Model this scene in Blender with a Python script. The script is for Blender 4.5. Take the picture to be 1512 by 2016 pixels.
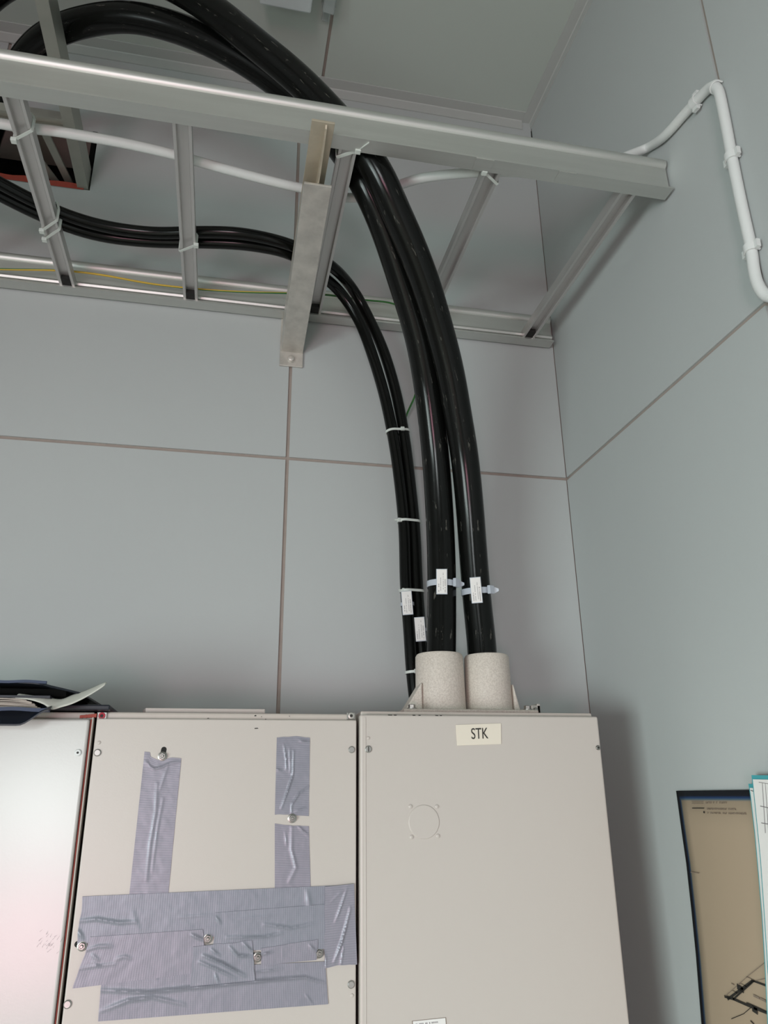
import bpy, math, random
from mathutils import Vector, Matrix, noise
random.seed(7)
for o in list(bpy.data.objects):
    bpy.data.objects.remove(o)
SC = bpy.context.scene
COL = SC.collection

# ------------------------------------------------------------------ camera
EYE = Vector((0.0, 0.0, 1.60))
F_PX = 1492.12
R_RIGHT = Vector((0.97871636, -0.2049555, -0.01037015))
R_DOWN = Vector((0.06088451, 0.33825439, -0.93908309))
R_FWD = Vector((0.19597799, 0.9184646, 0.34353371))
cam_d = bpy.data.cameras.new('camera')
cam = bpy.data.objects.new('camera', cam_d)
COL.objects.link(cam)
cam_d.sensor_fit = 'HORIZONTAL'
cam_d.sensor_width = 36.0
cam_d.lens = 36.0 * F_PX / 1512.0
cam_d.clip_start = 0.02
M = Matrix.Identity(4)
for i in range(3):
    M[i][0] = R_RIGHT[i]; M[i][1] = -R_DOWN[i]; M[i][2] = -R_FWD[i]; M[i][3] = EYE[i]
cam.matrix_world = M
SC.camera = cam

# ------------------------------------------------------------------ world, lights, exposure
W = bpy.data.worlds.new('world'); SC.world = W; W.use_nodes = True
bg = W.node_tree.nodes['Background']
bg.inputs[0].default_value = (0.75, 0.85, 0.95, 1); bg.inputs[1].default_value = 1.0

def area(name, loc, aim, sx, sy, power, col, spread=math.pi):
    d = bpy.data.lights.new(name, 'AREA'); d.shape = 'RECTANGLE'
    d.size = sx; d.size_y = sy; d.energy = power; d.color = col; d.spread = spread
    o = bpy.data.objects.new(name, d); COL.objects.link(o)
    o.location = loc
    o.rotation_euler = (Vector(aim) - Vector(loc)).to_track_quat('-Z', 'Y').to_euler()
    return o
# daylight through the side window, and through the glazed rear door (its lower pane looks onto something pink)
area('side_window_daylight', (-2.18, -1.25, 1.05), (0.3, -0.60, -0.10), 1.3, 1.1, 96, (0.86, 1.0, 0.975), math.radians(140))
area('rear_door_daylight', (-0.95, -2.68, 1.52), (-0.75, 0.0, 1.10), 0.70, 0.62, 24, (0.92, 1.0, 1.0))
area('rear_door_low_daylight', (-0.95, -2.68, 0.85), (-0.75, 0.0, 1.05), 0.70, 0.55, 21, (1.0, 0.44, 0.57))

SC.view_settings.view_transform = 'Standard'
SC.view_settings.look = 'None'
SC.view_settings.gamma = 1.0
SC.view_settings.use_curve_mapping = False
SC.view_settings.exposure = -0.13

# ------------------------------------------------------------------ pixel -> point on a known plane
def ray(px, py):
    a = (px - 756.0) / F_PX; b = (py - 1008.0) / F_PX
    return R_RIGHT * a + R_DOWN * b + R_FWD
def atY(px, py, Y):
    r = ray(px, py); return EYE + r * (Y / r.y)
def atX(px, py, X):
    r = ray(px, py); return EYE + r * (X / r.x)
def atZ(px, py, Z):
    r = ray(px, py); return EYE + r * ((Z - EYE.z) / r.z)

# ------------------------------------------------------------------ materials
def s2l(c):
    c = c / 255.0
    return c / 12.92 if c <= 0.04045 else ((c + 0.055) / 1.055) ** 2.4
def rgb(r, g, b): return (s2l(r), s2l(g), s2l(b), 1)

def mat(name, col, rough=0.5, metal=0.0, spec=0.5, noise_scale=0, var=0.0, bump=0.0, bump_scale=200, stretch=(1, 1, 1),
        alpha=1.0, trans=0.0, coat=0.0, rvar=0.0):
    m = bpy.data.materials.new(name); m.use_nodes = True
    nt = m.node_tree; p = nt.nodes['Principled BSDF']
    p.inputs['Base Color'].default_value = col
    p.inputs['Roughness'].default_value = rough
    p.inputs['Metallic'].default_value = metal
    p.inputs['Specular IOR Level'].default_value = spec
    p.inputs['Transmission Weight'].default_value = trans
    p.inputs['Coat Weight'].default_value = coat
    p.inputs['Alpha'].default_value = alpha
    if var or bump or rvar:
        tc = nt.nodes.new('ShaderNodeTexCoord'); mp = nt.nodes.new('ShaderNodeMapping')
        mp.inputs['Scale'].default_value = stretch
        nt.links.new(tc.outputs['Object'], mp.inputs[0])
    if var or rvar:
        n = nt.nodes.new('ShaderNodeTexNoise'); n.inputs['Scale'].default_value = noise_scale
        n.inputs['Detail'].default_value = 6; n.inputs['Roughness'].default_value = 0.6
        nt.links.new(mp.outputs[0], n.inputs['Vector'])
        if var:
            mx = nt.nodes.new('ShaderNodeMix'); mx.data_type = 'RGBA'
            mx.inputs['A'].default_value = tuple(c * (1 - var) for c in col[:3]) + (1,)
            mx.inputs['B'].default_value = tuple(min(1, c * (1 + var)) for c in col[:3]) + (1,)
            nt.links.new(n.outputs[0], mx.inputs['Factor']); nt.links.new(mx.outputs['Result'], p.inputs['Base Color'])
        if rvar:
            mr = nt.nodes.new('ShaderNodeMapRange')
            mr.inputs['To Min'].default_value = max(0.02, rough - rvar); mr.inputs['To Max'].default_value = rough + rvar
            nt.links.new(n.outputs[0], mr.inputs['Value']); nt.links.new(mr.outputs[0], p.inputs['Roughness'])
    if bump:
        n2 = nt.nodes.new('ShaderNodeTexNoise'); n2.inputs['Scale'].default_value = bump_scale
        n2.inputs['Detail'].default_value = 3
        nt.links.new(mp.outputs[0], n2.inputs['Vector'])
        b = nt.nodes.new('ShaderNodeBump'); b.inputs['Strength'].default_value = bump; b.inputs['Distance'].default_value = 0.001
        nt.links.new(n2.outputs[0], b.inputs['Height']); nt.links.new(b.outputs[0], p.inputs['Normal'])
    return m

MT = {}
MT['wall'] = mat('painted_wall_panel', (0.465, 0.49, 0.485, 1), 0.55, noise_scale=2.2, var=0.03, bump=0.10, bump_scale=240)
MT['ceil'] = mat('painted_ceiling_panel', (0.50, 0.545, 0.50, 1), 0.6, noise_scale=2.2, var=0.03, bump=0.08, bump_scale=240)
MT['joint'] = mat('joint_mastic', rgb(158, 146, 138), 0.8, noise_scale=40, var=0.15)
MT['trim'] = mat('white_trim', (0.47, 0.485, 0.465, 1), 0.5, noise_scale=6, var=0.04)
MT['floor'] = mat('vinyl_floor', rgb(148, 144, 134), 0.5, noise_scale=14, var=0.10)
MT['paint'] = mat('cream_enamel', (0.545, 0.495, 0.455, 1), 0.33, noise_scale=3, var=0.02, bump=0.05, bump_scale=500)
MT['paintlit'] = mat('light_whitened_enamel', (0.57, 0.55, 0.53, 1), 0.22, noise_scale=5, var=0.03, bump=0.04, bump_scale=400)  # cabinet paint made whiter, reflected light put into the door colour
MT['paintedge'] = mat('cream_enamel_frame', (0.56, 0.50, 0.45, 1), 0.4, noise_scale=60, var=0.06)
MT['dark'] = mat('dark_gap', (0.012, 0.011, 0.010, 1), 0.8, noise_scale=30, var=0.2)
MT['alu'] = mat('extruded_aluminium', (0.62, 0.63, 0.60, 1), 0.46, metal=0.85, noise_scale=30, var=0.10, stretch=(0.15, 2.5, 2.5), rvar=0.08)
MT['alurung'] = mat('aluminium_rung', (0.60, 0.585, 0.57, 1), 0.42, metal=0.75, noise_scale=30, var=0.10, stretch=(3, 0.2, 3), rvar=0.06)
MT['alugreen'] = mat('grey_green_aluminium', (0.44, 0.45, 0.40, 1), 0.45, metal=0.7, noise_scale=25, var=0.16, rvar=0.1)  # darker and greener than the main ladder's metal
MT['galv'] = mat('galvanised_bracket', (0.60, 0.575, 0.53, 1), 0.45, metal=0.6, noise_scale=38, var=0.36, rvar=0.16)
MT['galvtan'] = mat('bracket_underside', (0.52, 0.46, 0.36, 1), 0.5, metal=0.5, noise_scale=45, var=0.20)
MT['steel'] = mat('bolt_steel', (0.34, 0.33, 0.31, 1), 0.36, metal=1.0, noise_scale=300, var=0.2)
MT['pvcw'] = mat('white_pvc', (0.72, 0.735, 0.72, 1), 0.35, noise_scale=30, var=0.04)
MT['tie'] = mat('nylon_tie', (0.62, 0.66, 0.62, 1), 0.4, noise_scale=80, var=0.05)
MT['clearpl'] = mat('milky_clear_plastic', (0.62, 0.67, 0.74, 1), 0.2, noise_scale=80, var=0.05, alpha=0.72)
MT['zinc'] = mat('zinc_screw', (0.42, 0.41, 0.39, 1), 0.4, metal=0.8, noise_scale=200, var=0.15)
MT['paper'] = mat('white_paper', (0.78, 0.76, 0.74, 1), 0.7, noise_scale=60, var=0.03)
MT['oldpaper'] = mat('aged_paper', (0.46, 0.40, 0.35, 1), 0.8, noise_scale=50, var=0.08)
MT['curlpaper'] = mat('curled_paper', (0.60, 0.60, 0.54, 1), 0.8, noise_scale=50, var=0.06)
MT['ink'] = mat('black_ink', (0.02, 0.018, 0.015, 1), 0.6, noise_scale=50, var=0.1)
MT['inkg'] = mat('faded_ink', (0.22, 0.17, 0.13, 1), 0.7, noise_scale=300, var=0.25)
MT['inkm'] = mat('label_grey_ink', (0.20, 0.18, 0.19, 1), 0.7, noise_scale=300, var=0.3)
MT['plate'] = mat('ivory_label', (0.76, 0.69, 0.585, 1), 0.45, noise_scale=30, var=0.02)
MT['red'] = mat('red_sealant', (0.36, 0.055, 0.035, 1), 0.6, noise_scale=60, var=0.25)
MT['bouncered'] = mat('red_bounce_coating', (0.72, 0.10, 0.20, 1), 0.5, noise_scale=20, var=0.1)  # for the added sheets that tint the wall above the cabinets pink
MT['redhead'] = mat('red_plug', (0.50, 0.05, 0.07, 1), 0.4, noise_scale=60, var=0.15)
MT['navy'] = mat('navy_folder', (0.007, 0.010, 0.018, 1), 0.42, noise_scale=40, var=0.2)
MT['blueedge'] = mat('blue_folder_edge', (0.022, 0.038, 0.085, 1), 0.5, noise_scale=40, var=0.2)
MT['teal'] = mat('teal_folder', (0.05, 0.34, 0.38, 1), 0.45, noise_scale=40, var=0.1)
MT['matblack'] = mat('matte_black', (0.004, 0.004, 0.004, 1), 0.9, spec=0.1, noise_scale=40, var=0.2)
MT['acryl'] = mat('frosted_acrylic', (0.66, 0.72, 0.72, 1), 0.3, noise_scale=18, var=0.08, alpha=0.9)
MT['clear2'] = mat('clear_acrylic', (0.55, 0.62, 0.60, 1), 0.15, noise_scale=18, var=0.08, alpha=0.55)
MT['glass'] = mat('window_glass', (0.9, 0.95, 0.95, 1), 0.02, noise_scale=10, var=0.02, alpha=0.08)

def mat_gland():
    m = mat('speckled_plastic', (0.50, 0.44, 0.385, 1), 0.55, noise_scale=8, var=0.05)
    nt = m.node_tree; p = nt.nodes['Principled BSDF']
    tc = nt.nodes.new('ShaderNodeTexCoord')
    n = nt.nodes.new('ShaderNodeTexNoise'); n.inputs['Scale'].default_value = 420; n.inputs['Detail'].default_value = 2
    nt.links.new(tc.outputs['Object'], n.inputs['Vector'])
    cr = nt.nodes.new('ShaderNodeValToRGB')
    cr.color_ramp.elements[0].position = 0.35; cr.color_ramp.elements[0].color = (0.56, 0.50, 0.44, 1)
    cr.color_ramp.elements[1].position = 0.68; cr.color_ramp.elements[1].color = (0.70, 0.64, 0.57, 1)
    e = cr.color_ramp.elements.new(0.5); e.color = (0.63, 0.57, 0.505, 1)
    nt.links.new(n.outputs[0], cr.inputs[0]); nt.links.new(cr.outputs[0], p.inputs['Base Color'])
    return m
MT['gland'] = mat_gland()

def mat_cable(name, scuff, dust=0.0):
    """black PVC sheath, UV: u around (0..1), v metres along; scuff marks and dust streaks run along the cable"""
    m = bpy.data.materials.new(name); m.use_nodes = True
    nt = m.node_tree; p = nt.nodes['Principled BSDF']
    tc = nt.nodes.new('ShaderNodeTexCoord'); mp = nt.nodes.new('ShaderNodeMapping')
    mp.inputs['Scale'].default_value = (14, 16, 1)
    nt.links.new(tc.outputs['UV'], mp.inputs[0])
    n = nt.nodes.new('ShaderNodeTexNoise'); n.inputs['Scale'].default_value = 1.6; n.inputs['Detail'].default_value = 8
    n.inputs['Roughness'].default_value = 0.68
    nt.links.new(mp.outputs[0], n.inputs['Vector'])
    cr = nt.nodes.new('ShaderNodeValToRGB')
    cr.color_ramp.elements[0].position = scuff; cr.color_ramp.elements[0].color = (0.0045, 0.005, 0.0045, 1)
    cr.color_ramp.elements[1].position = scuff + 0.05; cr.color_ramp.elements[1].color = (0.085, 0.083, 0.072, 1)
    nt.links.new(n.outputs[0], cr.inputs[0])
    mp2 = nt.nodes.new('ShaderNodeMapping'); mp2.inputs['Scale'].default_value = (60, 6, 1)
    nt.links.new(tc.outputs['UV'], mp2.inputs[0])
    n2 = nt.nodes.new('ShaderNodeTexNoise'); n2.inputs['Scale'].default_value = 1.0; n2.inputs['Detail'].default_value = 4
    nt.links.new(mp2.outputs[0], n2.inputs['Vector'])
    mr = nt.nodes.new('ShaderNodeMapRange'); mr.inputs['From Min'].default_value = 0.35; mr.inputs['From Max'].default_value = 0.7
    mr.inputs['To Min'].default_value = 0.13; mr.inputs['To Max'].default_value = 0.25
    p.inputs['Specular IOR Level'].default_value = 0.22
    nt.links.new(n2.outputs[0], mr.inputs['Value']); nt.links.new(mr.outputs[0], p.inputs['Roughness'])
    nt.links.new(cr.outputs[0], p.inputs['Base Color'])
    b = nt.nodes.new('ShaderNodeBump'); b.inputs['Strength'].default_value = 0.05; b.inputs['Distance'].default_value = 0.001
    nt.links.new(n.outputs[0], b.inputs['Height']); nt.links.new(b.outputs[0], p.inputs['Normal'])
    return m
MT['cable'] = mat_cable('black_sheath', 0.615)
MT['cable2'] = mat_cable('black_sheath_thin', 0.72)

def mat_earth():
    m = bpy.data.materials.new('yellow_green_sheath'); m.use_nodes = True
    nt = m.node_tree; p = nt.nodes['Principled BSDF']; p.inputs['Roughness'].default_value = 0.4
    tc = nt.nodes.new('ShaderNodeTexCoord'); sx = nt.nodes.new('ShaderNodeSeparateXYZ')
    nt.links.new(tc.outputs['UV'], sx.inputs[0])
    tw = nt.nodes.new('ShaderNodeMath'); tw.operation = 'MULTIPLY_ADD'; tw.inputs[1].default_value = 0.8; 
    nt.links.new(sx.outputs['Y'], tw.inputs[0]); nt.links.new(sx.outputs['X'], tw.inputs[2])
    ad = nt.nodes.new('ShaderNodeMath'); ad.operation = 'ADD'; ad.inputs[1].default_value = EARTH_PHASE; ad.name = 'phase'
    nt.links.new(tw.outputs[0], ad.inputs[0])
    fr = nt.nodes.new('ShaderNodeMath'); fr.operation = 'FRACT'; nt.links.new(ad.outputs[0], fr.inputs[0])
    gt = nt.nodes.new('ShaderNodeMath'); gt.operation = 'GREATER_THAN'; gt.inputs[1].default_value = 0.38
    nt.links.new(fr.outputs[0], gt.inputs[0])
    mx = nt.nodes.new('ShaderNodeMix'); mx.data_type = 'RGBA'
    mx.inputs['A'].default_value = (0.62, 0.40, 0.04, 1); mx.inputs['B'].default_value = (0.03, 0.16, 0.03, 1)
    nt.links.new(gt.outputs[0], mx.inputs['Factor']); nt.links.new(mx.outputs['Result'], p.inputs['Base Color'])
    return m
EARTH_PHASE = 0.206
MT['earth'] = mat_earth()

def mat_tape():
    """silver cloth tape: weave of fine threads along both directions (UV in metres)"""
    m = bpy.data.materials.new('silver_cloth_tape'); m.use_nodes = True
    nt = m.node_tree; p = nt.nodes['Principled BSDF']
    p.inputs['Metallic'].default_value = 0.2; p.inputs['Roughness'].default_value = 0.40
    tc = nt.nodes.new('ShaderNodeTexCoord'); sx = nt.nodes.new('ShaderNodeSeparateXYZ')
    nt.links.new(tc.outputs['UV'], sx.inputs[0])
    def wave(out, per):
        a = nt.nodes.new('ShaderNodeMath'); a.operation = 'MULTIPLY'; a.inputs[1].default_value = 2 * math.pi / per
        nt.links.new(out, a.inputs[0])
        s = nt.nodes.new('ShaderNodeMath'); s.operation = 'SINE'; nt.links.new(a.outputs[0], s.inputs[0]); return s
    a = wave(sx.outputs['X'], 0.0029); b = wave(sx.outputs['Y'], 0.0021)
    k = nt.nodes.new('ShaderNodeMath'); k.operation = 'MULTIPLY'; k.inputs[1].default_value = 0.3
    nt.links.new(b.outputs[0], k.inputs[0])
    s = nt.nodes.new('ShaderNodeMath'); s.operation = 'ADD'
    nt.links.new(a.outputs[0], s.inputs[0]); nt.links.new(k.outputs[0], s.inputs[1])
    mr = nt.nodes.new('ShaderNodeMapRange'); mr.inputs['From Min'].default_value = -1.5; mr.inputs['From Max'].default_value = 1.5
    nt.links.new(s.outputs[0], mr.inputs['Value'])
    n = nt.nodes.new('ShaderNodeTexNoise'); n.inputs['Scale'].default_value = 30; n.inputs['Detail'].default_value = 4
    nt.links.new(tc.outputs['UV'], n.inputs['Vector'])
    mm = nt.nodes.new('ShaderNodeMath'); mm.operation = 'MULTIPLY'
    nt.links.new(mr.outputs[0], mm.inputs[0]); nt.links.new(n.outputs[0], mm.inputs[1])
    cr = nt.nodes.new('ShaderNodeValToRGB')
    cr.color_ramp.elements[0].position = 0.0; cr.color_ramp.elements[0].color = (0.235, 0.232, 0.265, 1)
    cr.color_ramp.elements[1].position = 0.7; cr.color_ramp.elements[1].color = (0.325, 0.315, 0.355, 1)
    nt.links.new(mm.outputs[0], cr.inputs[0])
    oi = nt.nodes.new('ShaderNodeObjectInfo'); tn = nt.nodes.new('ShaderNodeMix'); tn.data_type = 'RGBA'
    tn.inputs['A'].default_value = (0.92, 0.97, 1.0, 1); tn.inputs['B'].default_value = (1.03, 0.985, 1.03, 1)
    nt.links.new(oi.outputs['Random'], tn.inputs['Factor'])
    ml = nt.nodes.new('ShaderNodeMix'); ml.data_type = 'RGBA'; ml.blend_type = 'MULTIPLY'; ml.inputs['Factor'].default_value = 1
    nt.links.new(cr.outputs[0], ml.inputs['A']); nt.links.new(tn.outputs['Result'], ml.inputs['B'])
    nt.links.new(ml.outputs['Result'], p.inputs['Base Color'])
    bp = nt.nodes.new('ShaderNodeBump'); bp.inputs['Strength'].default_value = 0.16; bp.inputs['Distance'].default_value = 0.0004
    nt.links.new(mr.outputs[0], bp.inputs['Height']); nt.links.new(bp.outputs[0], p.inputs['Normal'])
    return m
MT['tape'] = mat_tape()

def mat_poster():
    """tan drawing sheet whose printed rim runs black - blue - tan (UV 0..1, v=1 top; u=0 rim side)"""
    m = bpy.data.materials.new('drawing_print'); m.use_nodes = True
    nt = m.node_tree; p = nt.nodes['Principled BSDF']; p.inputs['Roughness'].default_value = 0.5
    tc = nt.nodes.new('ShaderNodeTexCoord'); sx = nt.nodes.new('ShaderNodeSeparateXYZ')
    nt.links.new(tc.outputs['UV'], sx.inputs[0])   # UV in metres from the rim corner
    vm = nt.nodes.new('ShaderNodeMath'); vm.operation = 'MULTIPLY'; vm.inputs[1].default_value = 0.85
    nt.links.new(sx.outputs['Y'], vm.inputs[0])
    mn = nt.nodes.new('ShaderNodeMath'); mn.operation = 'MINIMUM'
    nt.links.new(sx.outputs['X'], mn.inputs[0]); nt.links.new(vm.outputs[0], mn.inputs[1])
    mr = nt.nodes.new('ShaderNodeMapRange'); mr.inputs['From Max'].default_value = 0.02
    nt.links.new(mn.outputs[0], mr.inputs['Value'])
    cr = nt.nodes.new('ShaderNodeValToRGB'); el = cr.color_ramp.elements
    el[0].position = 0.30; el[0].color = (0.004, 0.006, 0.012, 1)
    el[1].position = 0.62; el[1].color = (0.40, 0.31, 0.22, 1)
    e = el.new(0.42); e.color = (0.012, 0.05, 0.16, 1)
    e = el.new(0.52); e.color = (0.10, 0.16, 0.20, 1)
    nt.links.new(mr.outputs[0], cr.inputs[0]); nt.links.new(cr.outputs[0], p.inputs['Base Color'])
    return m
MT['poster'] = mat_poster()

# ------------------------------------------------------------------ mesh helpers
class MB:
    def __init__(s): s.v = []; s.f = []; s.uv = None; s.smooth = False
    def box(s, a, b):
        x0, y0, z0 = a; x1, y1, z1 = b; n = len(s.v)
        s.v += [(x0,y0,z0),(x1,y0,z0),(x1,y1,z0),(x0,y1,z0),(x0,y0,z1),(x1,y0,z1),(x1,y1,z1),(x0,y1,z1)]
        s.f += [tuple(n+i for i in q) for q in ((0,3,2,1),(4,5,6,7),(0,1,5,4),(1,2,6,5),(2,3,7,6),(3,0,4,7))]
        return s
    def prism(s, prof, axis, a, b):
        """prof: list of 2D points (ccw), extruded along axis from a to b. axis x: (y,z), y: (x,z), z: (x,y)"""
        n = len(s.v); k = len(prof)
        for t in (a, b):
            for p in prof:
                s.v.append({'x': (t, p[0], p[1]), 'y': (p[0], t, p[1]), 'z': (p[0], p[1], t)}[axis])
        for i in range(k):
            j = (i + 1) % k
            s.f.append((n+i, n+j, n+k+j, n+k+i))
        s.f.append(tuple(n + i for i in range(k-1, -1, -1))); s.f.append(tuple(n + k + i for i in range(k)))
        return s
    def quadslab(s, q, off):
        """four points q + thickness vector off"""
        n = len(s.v); off = Vector(off)
        s.v += [tuple(Vector(p)) for p in q] + [tuple(Vector(p) + off) for p in q]
        k = len(q)
        s.f.append(tuple(n + i for i in range(k))); s.f.append(tuple(n + k + i for i in range(k-1, -1, -1)))
        for i in range(k):
            j = (i+1) % k; s.f.append((n+i, n+k+i, n+k+j, n+j))
        return s
    def lathe(s, c, axis, prof, seg=24, cap0=True, cap1=True):
        """prof: list of (r, t); revolve about axis through c"""
        c = Vector(c); ax = Vector(axis).normalized()
        u = ax.orthogonal().normalized(); w = ax.cross(u); n = len(s.v)
        for r, t in prof:
            for i in range(seg):
                a = 2*math.pi*i/seg
                s.v.append(tuple(c + ax*t + (u*math.cos(a) + w*math.sin(a))*r))
        for k in range(len(prof)-1):
            for i in range(seg):
                j = (i+1) % seg
                s.f.append((n+k*seg+i, n+k*seg+j, n+(k+1)*seg+j, n+(k+1)*seg+i))
        if cap0: s.f.append(tuple(n + i for i in range(seg-1, -1, -1)))
        if cap1: s.f.append(tuple(n + (len(prof)-1)*seg + i for i in range(seg)))
        return s
    def strap(s, pts, w, t, centre=None, closed=True, wdir=None):
        """flat band along pts; width w, thickness t, lying around centre"""
        n0 = len(s.v); N = len(pts); pts = [Vector(p) for p in pts]
        if centre is None: centre = sum(pts, Vector()) / N
        for i in range(N):
            if closed: tg = pts[(i+1) % N] - pts[i-1]
            else: tg = pts[min(i+1, N-1)] - pts[max(i-1, 0)]
            tg.normalize(); o = pts[i] - centre; o -= tg*o.dot(tg)
            if wdir is not None:
                wd = Vector(wdir); wd = (wd - tg*wd.dot(tg)).normalized(); o2 = wd.cross(tg)
                if o2.dot(o) < 0: o2 = -o2
                o = o2
            else:
                o.normalize(); wd = tg.cross(o)
            for a, b in ((-1, 0), (1, 0), (1, 1), (-1, 1)):
                s.v.append(tuple(pts[i] + wd*(a*w/2) + o*(b*t)))
        for i in range(N if closed else N-1):
            j = (i+1) % N
            for k in range(4):
                l = (k+1) % 4
                s.f.append((n0+i*4+k, n0+j*4+k, n0+j*4+l, n0+i*4+l))
        if not closed:
            s.f.append((n0, n0+1, n0+2, n0+3)); e = n0+(N-1)*4; s.f.append((e+3, e+2, e+1, e))
        return s
    def build(s, name, m, parent=None, smooth=None, bevel=0, bseg=2):
        off = parent['_o'] if parent is not None and '_o' in parent else (0, 0, 0)
        off = Vector(off)
        if parent is not None and '_o' not in parent:
            off = world_loc(parent)
        me = bpy.data.meshes.new(name)
        me.from_pydata([tuple(Vector(p) - off) for p in s.v], [], s.f)
        if s.uv:
            l = me.uv_layers.new(name='UVMap')
            for i, lp in enumerate(me.loops): l.data[i].uv = s.uv[lp.vertex_index]
        me.materials.append(MT[m] if isinstance(m, str) else m)
        import bmesh
        bm = bmesh.new(); bm.from_mesh(me)
        bmesh.ops.recalc_face_normals(bm, faces=bm.faces); bm.to_mesh(me); bm.free()
        sm = s.smooth if smooth is None else smooth
        if sm:
            me.polygons.foreach_set('use_smooth', [True]*len(me.polygons))
            try: me.set_sharp_from_angle(angle=math.radians(38))
            except Exception: pass
        o = bpy.data.objects.new(name, me); COL.objects.link(o)
        if parent is not None: o.parent = parent
        if bevel:
            b = o.modifiers.new('bevel', 'BEVEL'); b.width = bevel; b.segments = bseg; b.limit_method = 'ANGLE'
        return o

def world_loc(o):
    l = Vector(o.location)
    while o.parent is not None:
        o = o.parent; l += Vector(o.location)
    return l

def thing(name, loc, label, cat, group=None):
    o = bpy.data.objects.new(name, None); COL.objects.link(o)
    o.location = loc; o.empty_display_size = 0.02
    o['label'] = label; o['category'] = cat
    if group: o['group'] = group
    return o
def tag(o, label, cat, group=None):
    o['label'] = label; o['category'] = cat
    if group: o['group'] = group
    return o
def struct(o, label=None, cat=None):
    o['kind'] = 'structure'
    if label: o['label'] = label
    if cat: o['category'] = cat
    return o
def rebase(o, loc):
    """move a mesh object's origin to loc"""
    d = Vector(loc) - Vector(o.location)
    o.data.transform(Matrix.Translation(-d)); o.location = loc
    return o

def spline(pts, step=0.012):
    """centripetal-ish Catmull-Rom through pts, resampled"""
    P = [Vector(p) for p in pts]
    P = [P[0]*2 - P[1]] + P + [P[-1]*2 - P[-2]]
    out = []
    for i in range(1, len(P)-2):
        p0, p1, p2, p3 = P[i-1:i+3]
        n = max(2, int((p2-p1).length/step))
        for k in range(n):
            t = k/n
            out.append(0.5*((2*p1) + (p2-p0)*t + (2*p0-5*p1+4*p2-p3)*t*t + (3*p1-p0-3*p2+p3)*t**3))
    out.append(P[-2])
    return out
def smooth_path(p, it=3):
    for _ in range(it):
        q = [p[0]] + [(p[i-1] + p[i]*2 + p[i+1])/4 for i in range(1, len(p)-1)] + [p[-1]]
        p = q
    return p
def tube(path, r, seg=24):
    """swept tube with uv (u around, v metres along)"""
    mb = MB(); mb.uv = []; mb.smooth = True
    N = len(path); tg = [(path[min(i+1, N-1)] - path[max(i-1, 0)]).normalized() for i in range(N)]
    u = Vector((0, 1, 0)); u = (u - tg[0]*u.dot(tg[0])).normalized(); L = 0
    for i in range(N):
        if i: L += (path[i]-path[i-1]).length
        u = (u - tg[i]*u.dot(tg[i])).normalized(); w = tg[i].cross(u)
        rr = r(L) if callable(r) else r
        for k in range(seg+1):
            a = 2*math.pi*k/seg
            mb.v.append(tuple(path[i] + (u*math.cos(a)+w*math.sin(a))*rr)); mb.uv.append((k/seg, L))
    S = seg+1
    for i in range(N-1):
        for k in range(seg):
            mb.f.append((i*S+k, i*S+k+1, (i+1)*S+k+1, (i+1)*S+k))
    mb.f.append(tuple(range(seg-1, -1, -1))); mb.f.append(tuple((N-1)*S+k for k in range(seg)))
    return mb

def text_mesh(txt, size, m, name, parent, origin, xdir, ydir, sx=1.0, depth=0.0003, align='CENTER'):
    c = bpy.data.curves.new('txt', 'FONT'); c.body = txt; c.size = size; c.align_x = align; c.align_y = 'CENTER'
    c.extrude = depth
    o = bpy.data.objects.new('txt', c); COL.objects.link(o)
    bpy.context.view_layer.update()
    me = bpy.data.meshes.new_from_object(o.evaluated_get(bpy.context.evaluated_depsgraph_get()))
    bpy.data.objects.remove(o)
    X = Vector(xdir).normalized(); Y = Vector(ydir).normalized(); Z = X.cross(Y)
    mt = Matrix.Identity(4)
    base = Vector(origin) - (world_loc(parent) if parent is not None else Vector())
    for i in range(3):
        mt[i][0] = X[i]*sx; mt[i][1] = Y[i]; mt[i][2] = Z[i]; mt[i][3] = base[i]
    me.transform(mt); me.materials.clear(); me.materials.append(MT[m]); me.name = name
    ob = bpy.data.objects.new(name, me); COL.objects.link(ob); ob.parent = parent
    return ob

# ------------------------------------------------------------------ room dimensions
YB = 1.40; XR = 0.703; ZC = EYE.z + 1.6356; XL = -2.20; YR = -2.70
TZ = EYE.z + 0.9484            # underside of the cable ladder
D = 1.13                       # front plane of the cabinets
GAP = 0.0035; REC = 0.0035
SEAM_Z = EYE.z + 0.6255
OPX0, OPX1 = -0.80, -0.3440; OPZ0, OPZ1 = EYE.z + 1.222, EYE.z + 1.385   # cable opening in the back wall

def sub_rect(r, h):
    x0, x1, z0, z1 = r; a, b, c, d = h
    if b <= x0 or a >= x1 or d <= z0 or c >= z1: return [r]
    out = []
    if c > z0: out.append((x0, x1, z0, c))
    if d < z1: out.append((x0, x1, d, z1))
    zz0, zz1 = max(z0, c), min(z1, d)
    if a > x0: out.append((x0, a, zz0, zz1))
    if b < x1: out.append((b, x1, zz0, zz1))
    return out

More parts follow.
